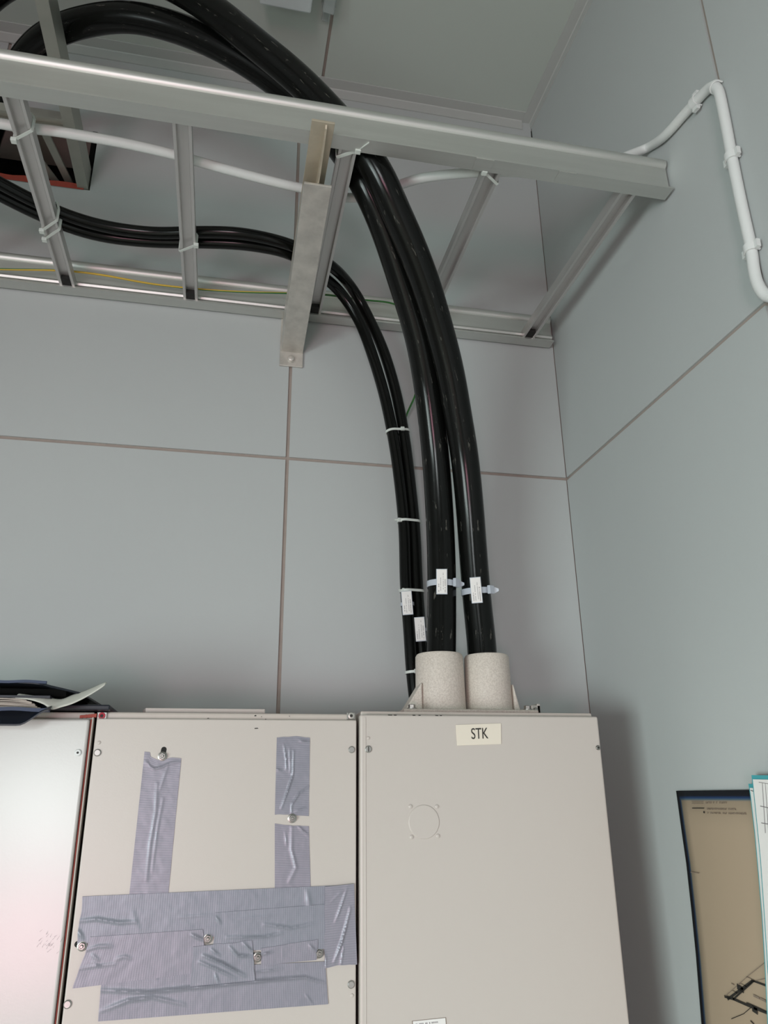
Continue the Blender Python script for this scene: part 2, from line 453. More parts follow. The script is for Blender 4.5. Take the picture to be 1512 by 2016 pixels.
# back wall: mastic-filled backing + separate panels with open joints
hole = (OPX0, OPX1, OPZ0, OPZ1)
mb = MB()
for r in sub_rect((XL, XR+0.1, 0, ZC+0.1), hole): mb.box((r[0], YB+REC, r[2]), (r[1], YB+0.12, r[3]))
wall_back = struct(mb.build('wall_back', 'joint'))
xs = [XL, -1.76, -1.16, -0.56, 0.1016, XR]
zs = [0, 1.02, SEAM_Z, ZC]
for i in range(len(xs)-1):
    for j in range(len(zs)-1):
        g0 = GAP if i else 0; g1 = GAP if i < len(xs)-2 else 0.001
        r = (xs[i]+g0, xs[i+1]-g1, zs[j]+(GAP if j else 0), zs[j+1]-(GAP if j < len(zs)-2 else 0))
        mb = MB()
        for q in sub_rect(r, hole): mb.box((q[0], YB, q[2]), (q[1], YB+REC+0.0005, q[3]))
        p = mb.build('wall_panel', 'wall', wall_back)
# right wall
mb = MB(); mb.box((XR+REC, YR-0.1, 0), (XR+0.12, YB+0.1, ZC+0.1))
wall_right = struct(mb.build('wall_right', 'joint'))
ys = [YR, -1.70, -1.10, -0.49, 0.122, 0.7535, YB]
for i in range(len(ys)-1):
    for j in range(len(zs)-1):
        mb = MB()
        mb.box((XR, ys[i]+(GAP if i else 0), zs[j]+(GAP if j else 0)),
               (XR+REC+0.0005, ys[i+1]-(GAP if i < len(ys)-2 else 0.0015), zs[j+1]-(GAP if j < len(zs)-2 else 0)))
        mb.build('wall_panel', 'wall', wall_right)
# ceiling
mb = MB(); mb.box((XL-0.1, YR-0.1, ZC+REC), (XR+0.1, YB+0.1, ZC+0.12))
ceiling = struct(mb.build('ceiling', 'joint'))
cx = [XL, -1.65, -1.05, -0.45, 0.152, XR]
cy = [YR, -1.1, YB]
for i in range(len(cx)-1):
    for j in range(2):
        mb = MB(); mb.box((cx[i]+(GAP if i else 0), cy[j]+(GAP if j else 0), ZC), (cx[i+1]-(GAP if i < 4 else 0), cy[j+1]-(GAP if j < 1 else 0), ZC+REC+0.0005))
        mb.build('ceiling_panel', 'ceil', ceiling)
# cover strips where walls meet the ceiling
mb = MB(); mb.prism([(YB-0.030, ZC), (YB-0.030, ZC-0.003), (YB-0.005, ZC-0.003), (YB-0.003, ZC-0.005), (YB-0.003, ZC-0.030), (YB, ZC-0.030), (YB, ZC)], 'x', XL, XR-0.026)
struct(mb.build('trim_1', 'trim'))
mb = MB(); mb.prism([(XR-0.026, ZC), (XR-0.026, ZC-0.004), (XR-0.005, ZC-0.004), (XR-0.003, ZC-0.006), (XR-0.003, ZC-0.022), (XR, ZC-0.022), (XR, ZC)], 'y', YR, YB)
struct(mb.build('trim_2', 'trim'))
mb = MB(); mb.box((XR-0.0022, YB-0.0012, ZC-0.060), (XR-0.0001, YB-0.0001, ZC-0.030)); mb.build('corner_gap', 'dark', wall_back)
# floor
mb = MB(); mb.box((XL-0.1, YR-0.1, -0.1), (XR+0.1, YB+0.1, 0)); struct(mb.build('floor', 'floor'))
# left wall with the window, rear wall with the window
mb = MB()
for r in sub_rect((YR-0.1, YB+0.1, 0, ZC+0.1), (-1.90, -0.60, 0.50, 1.60)): mb.box((XL-0.12, r[0], r[2]), (XL, r[1], r[3]))
struct(mb.build('wall_left', 'wall'))
mb = MB()
for r in sub_rect((XL, XR, 0, ZC+0.1), (-1.33, -0.57, 0.52, 1.87)): mb.box((r[0], YR-0.12, r[2]), (r[1], YR, r[3]))
struct(mb.build('wall_rear', 'wall'))
def window(name, axis, a0, a1, z0, z1, pos):
    mb = MB(); t = 0.05
    def bx(u0, u1, w0, w1, d0, d1):
        if axis == 'y': mb.box((pos+d0, u0, w0), (pos+d1, u1, w1))
        else: mb.box((u0, pos+d0, w0), (u1, pos+d1, w1))
    for q in ((a0, a0+t, z0, z1), (a1-t, a1, z0, z1), (a0+t, a1-t, z0, z0+t), (a0+t, a1-t, z1-t, z1), ((a0+a1)/2-.02, (a0+a1)/2+.02, z0+t, z1-t)):
        bx(*q, -0.10, -0.04)
    o = struct(mb.build(name, 'trim'))
    mb = MB(); bx2 = (a0+t, a1-t, z0+t, z1-t)
    if axis == 'y': mb.box((pos-0.075, bx2[0], bx2[2]), (pos-0.070, bx2[1], bx2[3]))
    else: mb.box((bx2[0], pos-0.075, bx2[2]), (bx2[1], pos-0.070, bx2[3]))
    mb.build('pane', 'glass', o)
window('window_1', 'y', -1.90, -0.60, 0.50, 1.60, XL)
window('window_2', 'x', -1.33, -0.57, 0.52, 1.87, YR)

# opening in the back wall through which the upper ladder and the cables leave
op = thing('cable_opening', (-0.57, YB+0.12, OPZ0), 'dark cable opening in the back wall edged with red sealant at upper left', 'wall opening')
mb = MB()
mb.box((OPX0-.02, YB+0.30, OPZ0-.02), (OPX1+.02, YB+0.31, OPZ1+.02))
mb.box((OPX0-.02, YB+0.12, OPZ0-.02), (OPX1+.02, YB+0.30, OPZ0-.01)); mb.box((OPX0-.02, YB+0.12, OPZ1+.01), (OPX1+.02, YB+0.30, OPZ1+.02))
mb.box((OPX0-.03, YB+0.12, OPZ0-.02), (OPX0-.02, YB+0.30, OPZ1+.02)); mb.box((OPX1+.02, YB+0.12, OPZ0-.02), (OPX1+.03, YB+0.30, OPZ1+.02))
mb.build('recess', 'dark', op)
mb = MB()
n = 40; prof = []
for i in range(n+1):
    x = OPX0 + (OPX1-0.012-OPX0)*i/n
    h = 0.012 + 0.004*noise.noise(Vector((x*22, 3, 1)))
    mb.v += [(x, YB-0.002, OPZ0-0.002), (x, YB-0.002+0.001*math.sin(i), OPZ0+h), (x, YB+0.11, OPZ0+h), (x, YB+0.11, OPZ0-0.0)]
for i in range(n):
    for k in range(3): mb.f.append((i*4+k, i*4+4+k, i*4+5+k, i*4+1+k))
mb.build('sealant', 'red', op, smooth=True)
mb = MB(); mb.box((OPX1-0.012, YB-0.001, OPZ0+0.045), (OPX1-0.002, YB+0.11, OPZ1)); mb.build('side_packing', 'matblack', op)

# ------------------------------------------------------------------ cable ladder
RAILH = 0.072
def rail_profile(yw, zb, inner):
    """I-shaped rail: web at yw, wide foot, rounded bead at the top; a rolled lip above the foot on the inner side"""
    w = 0.0016; H = RAILH
    def side(s):
        p = [(0.0135, 0), (0.0135, 0.0035), (0.0125, 0.0042), (w+0.001, 0.0052)]
        if s == inner: p += [(w, 0.011), (0.0055, 0.0125), (0.0075, 0.0165), (0.0055, 0.0215), (w, 0.0235)]
        p += [(w, H-0.0175), (0.0030, H-0.0165), (0.0058, H-0.0135), (0.0072, H-0.0095), (0.0070, H-0.005), (0.0052, H-0.0015), (0.003, H)]
        return p
    R_ = [(yw+a, zb+b) for a, b in side(1)]; L_ = [(yw-a, zb+b) for a, b in side(-1)]
    return R_ + L_[::-1]
YF, YK = 0.905, 1.381
lad = thing('cable_ladder', (-0.3, YB, TZ), 'large aluminium cable ladder with spaced rungs running along the back wall', 'cable ladder')
mb = MB(); mb.prism(rail_profile(YF, TZ, 1), 'x', -1.9, 0.697); mb.build('side_rail', 'alu', lad, smooth=True)['label'] = 'front side rail with a bright rounded upper edge'
mb = MB(); mb.prism(rail_profile(YK, TZ, -1), 'x', -1.9, 0.690); mb.build('side_rail', 'alu', lad, smooth=True)['label'] = 'back side rail fixed against the wall'
# rung: slotted channel open below
def rung_profile(w, h, zb):
    l = 0.0056; d = 0.0095
    return [(-w, zb), (-w+l-0.001, zb), (-w+l, zb+0.001), (-w+l, zb+d), (w-l, zb+d), (w-l, zb+0.001), (w-l+0.001, zb), (w, zb), (w, zb+h), (-w, zb+h)]
RW = 0.0142
first = None
for x in (0.6297, 0.3862, 0.1446, -0.1108, -0.3505, -0.595, -0.84, -1.085, -1.33, -1.575):
    if first is None:
        mb = MB(); mb.prism(rung_profile(RW, 0.019, 0.0035), 'y', YF+0.0018-YB, YK-0.0018-YB); mb.v = [(p[0], p[1]+YB, p[2]+TZ) for p in mb.v]
        first = mb.build('rung', 'alurung', None); first.parent = lad
        first.data.transform(Matrix.Translation(-world_loc(lad))); o = first
    else:
        o = first.copy(); COL.objects.link(o)
    o.location = (x, 0, 0)
# dark blocks painting the shade in the slot holes at the rung ends
plug = None
for x in (0.6297, 0.3862, 0.1446, -0.1108, -0.3505):
    mb = MB(); mb.box((x-RW+0.0056, YK-0.034, TZ+0.0042), (x+RW-0.0056, YK-0.014, TZ+0.0125)); mb.build('slot_shade', 'dark', lad)
# splice plate marks under the front rail
for px in (950, 1115):
    p = atZ(px, 318 if px == 950 else 338, TZ)
    mb = MB(); mb.box((p.x-0.012, YF-0.0128, TZ-0.0012), (p.x+0.018, YF+0.010, TZ+0.0005)); mb.build('splice_tab', 'alu', lad)

# ------------------------------------------------------------------ bracket carrying the ladder
bx = 0.1022
br = thing('cantilever_bracket', (bx, YB, TZ-0.11), 'grey metal cantilever bracket bolted to the wall under the cable ladder', 'bracket')
zpl = EYE.z + 0.8345
mb = MB(); mb.box((bx-0.0245, YB-0.005, zpl), (bx+0.0245, YB-0.0003, TZ+0.0)); mb.build('wall_plate', 'galv', br, bevel=0.0008)
zt = TZ - 0.0006
mb = MB(); mb.box((bx-0.021, 0.868, zt-0.004), (bx+0.014, YB-0.005, zt)); mb.build('top_flange', 'galvtan', br, bevel=0.0005)
za, zb_ = EYE.z+0.868, EYE.z+0.9155       # underside of the sloping arm at the wall and at its free end
ya, yb_ = YB-0.005, 0.966
mb = MB(); mb.quadslab([(bx-0.0215, ya, za), (bx+0.0235, ya, za), (bx+0.0235, yb_, zb_), (bx-0.0215, yb_, zb_)], (0, 0, 0.004)); mb.build('bottom_flange', 'galv', br, bevel=0.0006)
mb = MB(); mb.quadslab([(bx-0.0215, ya, za+0.004), (bx-0.0215, yb_, zb_+0.004), (bx-0.0215, yb_+0.02, zb_+0.012), (bx-0.0215, ya, zt-0.004)], (0.003, 0, 0)); mb.build('side_web', 'galv', br)
mb = MB(); mb.quadslab([(bx+0.0205, ya, za+0.004), (bx+0.0205, yb_, zb_+0.004), (bx+0.0205, yb_+0.05, zb_+0.012), (bx+0.0205, ya, za+0.03)], (0.003, 0, 0)); mb.build('side_web', 'galv', br)
mb = MB(); mb.quadslab([(bx+0.000, ya, za+0.02), (bx+0.000, yb_-0.02, zb_+0.006), (bx+0.000, 0.875, zt-0.009), (bx+0.000, 0.872, zt-0.004), (bx+0.000, ya, zt-0.004)], (0.0028, 0, 0)); mb.build('stiffening_web', 'galvtan', br)
bp = atY(573, 707, YB-0.005)
mb = MB(); mb.lathe(bp, (0, -1, 0), [(0.0085, 0), (0.0085, 0.0015), (0.0068, 0.0016), (0.0068, 0.0055), (0.005, 0.0065)], 16); mb.build('anchor_bolt', 'galv', br, smooth=True)

# ------------------------------------------------------------------ upper ladder coming out of the opening
ZU = EYE.z + 1.2235
ul = thing('cable_ladder', (-0.55, YB, ZU), 'smaller grey green cable ladder entering the red edged wall opening at upper left', 'cable ladder')
def rail2(xw, zb, flip):
    s = -1 if flip else 1; h = 0.055; t = 0.002
    p = [(xw, zb), (xw, zb+h), (xw-s*0.010, zb+h), (xw-s*0.010, zb+h-t), (xw-s*t, zb+h-t), (xw-s*t, zb+t), (xw-s*0.022, zb+t), (xw-s*0.022, zb)]
    return p
mb = MB(); mb.prism(rail2(-0.3470, ZU, False), 'y', 0.20, YB+0.10); mb.build('side_rail', 'alugreen', ul)
mb = MB(); mb.prism(rail2(-0.7470, ZU, True), 'y', 0.20, YB+0.10); mb.build('side_rail', 'alugreen', ul)
first = None
for y in (1.235, 0.925, 0.615, 0.305):
    if first is None:
        mb = MB(); mb.prism(rung_profile(0.0142, 0.019, ZU+0.003), 'y', -0.745, -0.349)
        mb.v = [(p[1], p[0], p[2]) for p in mb.v]
        first = mb.build('rung', 'alugreen', ul); o = first; o.location.y += y
    else:
        o = first.copy(); COL.objects.link(o); o.location = first.location.copy(); o.location.y = y
# flat strips lying in the ladder and running into the opening
for k, (a, b) in enumerate((((95, 285), (140, 362)), ((62, 318), (112, 362)))):
    pa = atZ(a[0]-18, a[1]-45, ZU+0.030); pb = atY(b[0], b[1]-12, YB+0.02); pb.z = ZU+0.024
    d = Vector((0.008, 0, 0))
    mb = MB(); mb.quadslab([pa-d, pa+d, pb+d, pb-d], (0, 0, 0.004)); o = mb.build('flat_strip', 'alugreen', None)
    rebase(o, (pb.x, pb.y, pb.z))
    tag(o, 'thin pale metal strip inside the upper ladder, ' + ('nearer its right rail' if k == 0 else 'further from its right rail'), 'metal strip', 'strips in the upper ladder')

# ------------------------------------------------------------------ big black power cables
RB = 0.0255
A = [(868, 1318, 1.26), (869, 1275, 1.26), (870, 1180, 1.26), (869, 1095, 1.255), (865, 1000, 1.246), (858, 900, 1.226), (849, 815, 1.200), (839, 740, 1.172),
     (823, 657, 1.132), (791, 551, 1.085), (756, 446, 1.038), (717, 360, 1.005), (668, 285, 1.001), (611, 218, 1.003), (530, 150, 1.005), (436, 92, 1.008), (340, 52, 1.02),
     (250, 33, 1.035), (170, 42, 1.068), (100, 66, 1.112), (52, 108, 1.17), (15, 172, 1.24), (-15, 245, 1.335), (-30, 300, 1.46)]
B = [(951, 1318, 1.26), (949, 1275, 1.26), (939, 1180, 1.255), (932, 1095, 1.245), (925, 1000, 1.228), (915, 900, 1.200), (901, 815, 1.168), (886, 730, 1.133),
     (862, 638, 1.090), (837, 555, 1.048), (805, 472, 1.008), (776, 410, 0.980), (745, 340, 0.955), (698, 275, 0.946), (643, 213, 0.944), (580, 150, 0.942), (481, 69, 0.943), (435, 31, 0.948), (390, 0, 0.957), (343, -27, 0.968), (260, -60, 0.995), (170, -74, 1.035), (90, -60, 1.085), (40, -42, 1.118), (-4, -18, 1.15), (-70, 50, 1.21), (-120, 150, 1.29), (-135, 250, 1.38), (-135, 290, 1.46)]
pathA = smooth_path(spline([atY(*p) for p in A]), 6)
pathB = smooth_path(spline([atY(*p) for p in B]), 6)
for pth, lab in ((pathA, 'thick black power cable rising from the left tube of the cable entry'), (pathB, 'thick black power cable rising from the right tube of the cable entry')):
    o = tube(pth, RB, 28).build('power_cable', 'cable', None)
    tag(o, lab, 'cable', 'thick power cables'); rebase(o, pth[0])

# ------------------------------------------------------------------ thin black cables
RT = 0.0114
Cp = [(817, 1372, 1.335), (811, 1320, 1.335), (806, 1240, 1.335), (799, 1150, 1.335), (796, 1040, 1.335), (786, 940, 1.335), (774, 860, 1.335), (756, 775, 1.335), (730, 690, 1.335),
      (704, 625, 1.330), (664, 568, 1.312)]
Dp = [(840, 1372, 1.342), (834, 1320, 1.342), (827, 1240, 1.340), (821, 1150, 1.340), (816, 1040, 1.340), (806, 940, 1.340), (796, 860, 1.340), (780, 775, 1.340), (755, 690, 1.340),
      (724, 622, 1.350), (694, 568, 1.330)]
zt_ = TZ + 0.0225 + RT + 0.0006
C3 = [atY(*p) for p in Cp] + [atZ(px, py, zt_) for px, py in ((630, 540), (575, 500), (520, 487), (470, 480), (390, 477), (300, 476), (200, 465), (120, 441), (40, 405), (0, 384), (-60, 355), (-160, 320))] + [Vector((-0.9, 1.04, zt_)), Vector((-1.3, 1.05, zt_)), Vector((-1.88, 1.05, zt_))]
D3 = [atY(*p) for p in Dp] + [atZ(px, py, zt_ + 0.001) for px, py in ((648, 520), (575, 483), (520, 468), (470, 459), (390, 457), (300, 459), (200, 445), (120, 420), (40, 383), (0, 361), (-60, 330), (-160, 295))] + [Vector((-0.9, 1.012, zt_)), Vector((-1.3, 1.022, zt_)), Vector((-1.88, 1.022, zt_))]
pathC = smooth_path(spline(C3), 5); pathD = smooth_path(spline(D3), 5)
for pth, lab in ((pathC, 'thinner black cable, left one of the tied pair curving up behind the cable entry'), (pathD, 'thinner black cable, right one of the tied pair curving up behind the cable entry')):
    o = tube(pth, RT, 20).build('thin_cable', 'cable2', None)
    tag(o, lab, 'cable', 'thin black cables'); rebase(o, pth[0])

# earth wire
E_ = [(-150, 520, 1.358), (0, 530, 1.362), (60, 531, 1.358), (130, 533, 1.353), (200, 541, 1.356), (280, 556, 1.362), (330, 563, 1.3635), (400, 570, 1.361), (480, 575, 1.356), (560, 577, 1.352), (640, 580, 1.350), (710, 590, 1.360),
      (775, 597, 1.362), (806, 618, 1.362), (820, 668, 1.364), (824, 735, 1.366), (818, 780, 1.368), (800, 815, 1.370), (790, 865, 1.372), (795, 940, 1.374), (806, 1060, 1.374), (815, 1200, 1.374), (822, 1376, 1.374)]
EX0 = atY(*E_[0])
pathE = smooth_path(spline([Vector((-1.88, 1.362, TZ+0.026)), Vector((-1.2, 1.358, TZ+0.026))] + [atY(*p) for p in E_]), 3)
kE = min(range(len(pathE)), key=lambda i: (pathE[i]-EX0).length)
LE = sum((pathE[i+1]-pathE[i]).length for i in range(kE))
MT['earth'].node_tree.nodes['phase'].inputs[1].default_value = 0.314 - 0.8*LE
o = tube(pathE, 0.0021, 10).build('earth_wire', 'earth', None)
tag(o, 'thin yellow and green earth wire running along the back rail of the ladder', 'wire'); rebase(o, pathE[-1])

# ------------------------------------------------------------------ white conduit
RC = 0.0080
zc_ = TZ + 0.0225 + RC
K = [Vector((-1.88, 0.99, zc_)), Vector((-1.2, 0.985, zc_))] + [atZ(px, py, zc_) for px, py in ((-200, 228), (-100, 232), (0, 243), (40, 251), (100, 257), (150, 265), (240, 281), (330, 301), (390, 318), (470, 340), (540, 358), (600, 372), (640, 381), (690, 390), (745, 380), (800, 359), (840, 349), (900, 342), (985, 338), (1060, 341), (1100, 343))]
xw = XR - RC - 0.0015
K += [Vector((0.600, 0.934, EYE.z+1.02)), Vector((0.655, 0.942, EYE.z+1.062))]
K += [atX(px, py, xw) for px, py in ((1272, 292), (1300, 275), (1320, 256), (1345, 227), (1370, 200), (1388, 180))]
KN = len(K)
K += [atX(px, py, xw) for px, py in ((1404, 167), (1414, 176), (1420, 200), (1430, 250), (1441, 310), (1455, 380), (1468, 440), (1479, 490))]
K += [atX(1484, 530, xw-0.002), atX(1491, 560, xw-0.004), atX(1503, 579, xw-0.004), atX(1520, 586, xw), atX(1580, 560, xw), atX(1700, 470, xw)]
pathK = smooth_path(spline(K, 0.008), 2)
cond = tube(pathK, RC, 16).build('conduit', 'pvcw', None)
tag(cond, 'white plastic conduit crossing the ladder and bending up and down on the right wall', 'conduit'); rebase(cond, pathK[-1])
def nearest(path, p):
    k = min(range(1, len(path)-1), key=lambda i: (path[i]-p).length); return path[k], (path[k+1]-path[k-1]).normalized()
for px, py in ((1371, 199), (1441, 310), (1479, 487), (1406, 172)):
    c, t = nearest(pathK, atX(px, py, xw))
    w = Vector((-1, 0, 0)); w = (w - t*w.dot(t)).normalized(); s = t.cross(w)
    mb = MB(); pts = []
    for i in range(15):
        a = math.radians(-110 + 220*i/14)
        pts.append(c + (w*math.cos(a) + s*math.sin(a))*(RC+0.0003))
    pts = [pts[0] - w*0.004] + pts + [pts[-1] - w*0.004]
    mb.strap(pts, 0.012 if py != 172 else 0.004, 0.0022, centre=c, closed=False, wdir=t)
    if py != 172:
        sd = -s if py in (310,) else s
        for q in (s, -s):
            e = c + q*(RC+0.004) - w*0.003
            mb.quadslab([e + t*0.006 + q*0.004, e - t*0.006 + q*0.004, e - t*0.006 - q*0.003, e + t*0.006 - q*0.003], w*0.006)
    mb.build('pipe_clip', 'pvcw', cond, smooth=True)

# ------------------------------------------------------------------ cable ties
def tie_thing(loc, label): return thing('cable_tie', loc, label, 'cable tie', 'cable ties')
def loop_pair(c1, c2, t, r, n=10):
    d = (c2-c1); d -= t*d.dot(t); dl = d.length; d = d.normalized(); e = t.cross(d); pts = []
    for i in range(n+1):
        a = -math.pi/2 + math.pi*i/n; pts.append(c2 + (d*math.cos(a) + e*math.sin(a))*r)
    for i in range(n+1):
        a = math.pi/2 + math.pi*i/n; pts.append(c1 + (d*math.cos(a) + e*math.sin(a))*r)
    return pts
def cut_path(path, p, t):
    """point of path on the plane through p with normal t (near p)"""
    return min(path, key=lambda q: abs((q-p).dot(t))*3 + (q-p).length)
for px, py, lab, head in ((783, 853, 'white cable tie round the thin cable pair, uppermost below the ladder', (0.45, 1)), (803, 1033, 'white cable tie round the thin cable pair, midway up the wall', (-1.3, 1)),
                    (815, 1163, 'white cable tie round the thin cable pair, just above the small cable markers', (-1.1, 1)), (818, 1329, 'white cable tie round the thin cable pair, lowest beside the cable entry', (-0.5, 1))):
    p = atY(px, py, 1.337); c1, t = nearest(pathC, p); c2 = cut_path(pathD, c1, t)
    c2 = c2 - t*(c2-c1).dot(t)
    root = tie_thing(tuple(c1), lab)
    mb = MB(); mb.strap(loop_pair(c1, c2, t, RT+0.0004), 0.0046, 0.0013, closed=True, wdir=t); mb.build('strap', 'tie', root, smooth=True)
    d = (c2-c1).normalized(); mid = (c1+c2)/2; f = Vector((0, -1, 0))
    hc = mid + d*(head[0]*0.016) + f*(RT+0.001 if abs(head[0]) < 1 else 0.004)
    mb = MB(); a, b, c_ = d*0.004, t*0.0038, f*0.0045
    mb.quadslab([hc-a-b, hc+a-b, hc+a+b, hc-a+b], c_); mb.build('head', 'tie', root, bevel=0.0006)
    if head[0] < -1:
        mb = MB(); q = hc - d*0.004; mb.quadslab([q-t*0.002, q+t*0.002, q-d*0.007+t*0.0016, q-d*0.007-t*0.0016], f*0.0012); mb.build('tail', 'tie', root)

def rung_tie(x, yc, dy, ztop, label, head_side, tail=None, mir=1, w=0.0046):
    """tie slung diagonally round a rung and whatever lies on it"""
    hw = RW + 0.0010; zb = TZ + 0.0025
    root = tie_thing((x, yc, zb), label)
    dy = -dy*mir; a = Vector((x-hw, yc-dy, 0)); b = Vector((x+hw, yc+dy, 0)); pts = []
    def seg(p, q, n):
        for i in range(n): pts.append(p.lerp(q, i/n))
    A0 = Vector((a.x, a.y, zb)); B0 = Vector((b.x, b.y, zb)); B1 = Vector((b.x, b.y, TZ+0.026)); A1 = Vector((a.x, a.y, TZ+0.026))
    top0 = Vector((x+hw*0.6, yc+dy*0.6, ztop)); top1 = Vector((x-hw*0.6, yc-dy*0.6, ztop))
    seg(A0, B0, 4); seg(B0, B1, 3); seg(B1, top0, 4); seg(top0, top1, 3); seg(top1, A1, 4); seg(A1, A0, 3)
    mb = MB(); mb.strap(pts, w, 0.0013, closed=True); mb.build('strap', 'tie', root, smooth=True)
    h = A0 if head_side == 'a' else B0
    mb = MB(); mb.box((h.x-0.0045, h.y-0.0045, zb-0.005), (h.x+0.0045, h.y+0.0045, zb+0.0015)); mb.build('head', 'tie', root, bevel=0.0008)
    if tail:
        mb = MB(); e = Vector(tail); d = e - h; s = d.cross(Vector((0.3, 1, 0))).normalized()*0.0022
        n_ = d.cross(s).normalized()*0.0012
        mb.quadslab([h-s, h+s, e+s*0.7, e-s*0.7], n_); mb.build('tail', 'tie', root)
    return root
p = atZ(40, 265, TZ+0.0025); rung_tie(-0.3505, p.y, 0.012, zc_+RC+0.001, 'pale cable tie holding the white conduit to the leftmost rung in view', 'a')
p = atZ(965, 350, TZ+0.0025); rung_tie(0.3862, p.y, 0.011, zc_+RC+0.001, 'pale cable tie holding the white conduit to the second rung from the right wall', 'a', mir=-1)
p = atZ(84, 442, TZ+0.0025); rung_tie(-0.3505, p.y, 0.016, zt_+RT+0.002, 'pale cable tie on the leftmost rung holding the farther thin cable', 'a', tail=None)
p = atZ(100, 462, TZ+0.0025); rung_tie(-0.3505, p.y-0.002, 0.016, zt_+RT+0.002, 'pale cable tie on the leftmost rung holding the nearer thin cable', 'a')
p = atZ(377, 489, TZ+0.0025); rung_tie(-0.1108, p.y, 0.012, zt_+RT+0.002, 'pale cable tie holding the thin cable pair to the rung left of the bracket', 'b', mir=1)
p = atZ(682, 302, TZ+0.0025)
tl = nearest(pathA, atZ(716, 285, TZ+0.03))[0]
rung_tie(0.1446, p.y, 0.010, TZ+0.055, 'pale cable tie with a long loose tail on the rung beside the bracket', 'b', tail=tuple(atZ(727, 281, TZ-0.001)), w=0.0056)

# ------------------------------------------------------------------ cable markers
def marker(path, r, px, py, Y, wdt, hgt, label, strap, tilt=0.0):
    c, t = nearest(path, atY(px, py, Y))
    v = (EYE - c); v -= t*v.dot(t); v.normalize(); s = v.cross(t).normalized()
    if s.x < 0: s = -s
    if t.z < 0: t = -t
    root = thing('cable_marker', tuple(c), label, 'marker', 'cable markers')
    f = c + v*(r + 0.0012)
    if strap:
        mb = MB(); pts = [c + (v*math.cos(a) + s*math.sin(a))*(r+0.0003) for a in [2*math.pi*i/36 for i in range(36)]]
        mb.strap(pts, 0.0105 if r > 0.02 else 0.006, 0.0012, centre=c, wdir=t); mb.build('strap', 'clearpl', root, smooth=True)
        if r > 0.02:
            h = c + (v*math.cos(0.95) + s*math.sin(0.95))*(r+0.003); o2 = (v*math.cos(0.95) + s*math.sin(0.95))
            e = s*math.cos(0.95) - v*math.sin(0.95)
            mb = MB(); mb.quadslab([h-e*0.007-t*0.0075, h+e*0.007-t*0.0075, h+e*0.007+t*0.0075, h-e*0.007+t*0.0075], o2*0.006); mb.build('head', 'clearpl', root, bevel=0.001)
            h2 = c + s*(r+0.002) + v*0.006
            mb = MB(); mb.quadslab([h2-t*0.005-s*0.006, h2-t*0.005+s*0.006, h2-t*0.002+s*0.012, h2+t*0.002+s*0.012, h2+t*0.005+s*0.006, h2+t*0.005-s*0.006], v*0.0015); mb.build('tail', 'clearpl', root)
    a, b = s*(wdt/2), t*(hgt/2)
    mb = MB(); q = [f-a*1.12-b*1.06, f+a*1.12-b*1.06, f+a*1.12+b*1.06, f-a*1.12+b*1.06]; mb.quadslab(q, v*0.0022); mb.build('carrier', 'clearpl', root, bevel=0.0006)
    f2 = f + v*0.0022
    mb = MB(); mb.quadslab([f2-a-b, f2+a-b, f2+a+b, f2-a+b], v*0.0006); mb.build('paper_label', 'paper', root)
    f3 = f2 + v*0.0006
    # small upright printed lines (reading along the cable)
    rnd = random.Random(int(px))
    mb = MB()
    for ln, (u, l0, l1, ht) in enumerate(((-0.62, -0.85, -0.25, 0.8), (-0.22, -0.85, 0.35, 0.6), (0.30, -0.75, 0.70, 0.6), (0.68, -0.9, 0.25, 0.9))):
        z = l0
        while z < l1:
            g = rnd.uniform(0.05, 0.10); 
            if rnd.random() > 0.16:
                o1 = f3 + a*(u-0.09*ht) + b*z; o2 = f3 + a*(u+0.09*ht) + b*(z+g*0.55)
                mb.quadslab([f3+a*(u-0.11*ht)+b*z, f3+a*(u+0.11*ht)+b*z, f3+a*(u+0.11*ht)+b*(z+g*0.55), f3+a*(u-0.11*ht)+b*(z+g*0.55)], v*0.00012)
            z += g
    mb.build('print', 'inkm', root)
marker(pathA, RB, 869, 1156, 1.26, 0.0172, 0.0425, 'white marker label strapped to the left thick cable', True)
marker(pathB, RB, 946, 1160, 1.255, 0.0172, 0.0430, 'white marker label strapped to the right thick cable', True)
marker(pathC, RT, 806, 1195, 1.335, 0.0175, 0.0420, 'white marker label on the left thin cable, higher of the two small ones', True)
marker(pathD, RT, 829, 1238, 1.340, 0.0175, 0.0420, 'white marker label on the right thin cable, lower of the two small ones', True)

# ------------------------------------------------------------------ cabinets
ZT_R = atY(940, 1408.5, D).z
xR0 = atY(709, 1420, D).x; xR1 = atY(1178, 1420, D).x
xM0 = atY(190, 1420, D+0.006).x; xM1 = atY(702, 1420, D+0.006).x
xL1 = atY(176, 1420, D-0.002).x
ZTOP = atY(450, 1403, D+0.012).z
CB = 1.388; ZB0 = 0.10
def screw(mbx, c, r, h=0.0025, slot=True, seg=18): mbx.lathe(c, (0, -1, 0), [(r, 0), (r, h*0.6), (r*0.75, h)], seg)

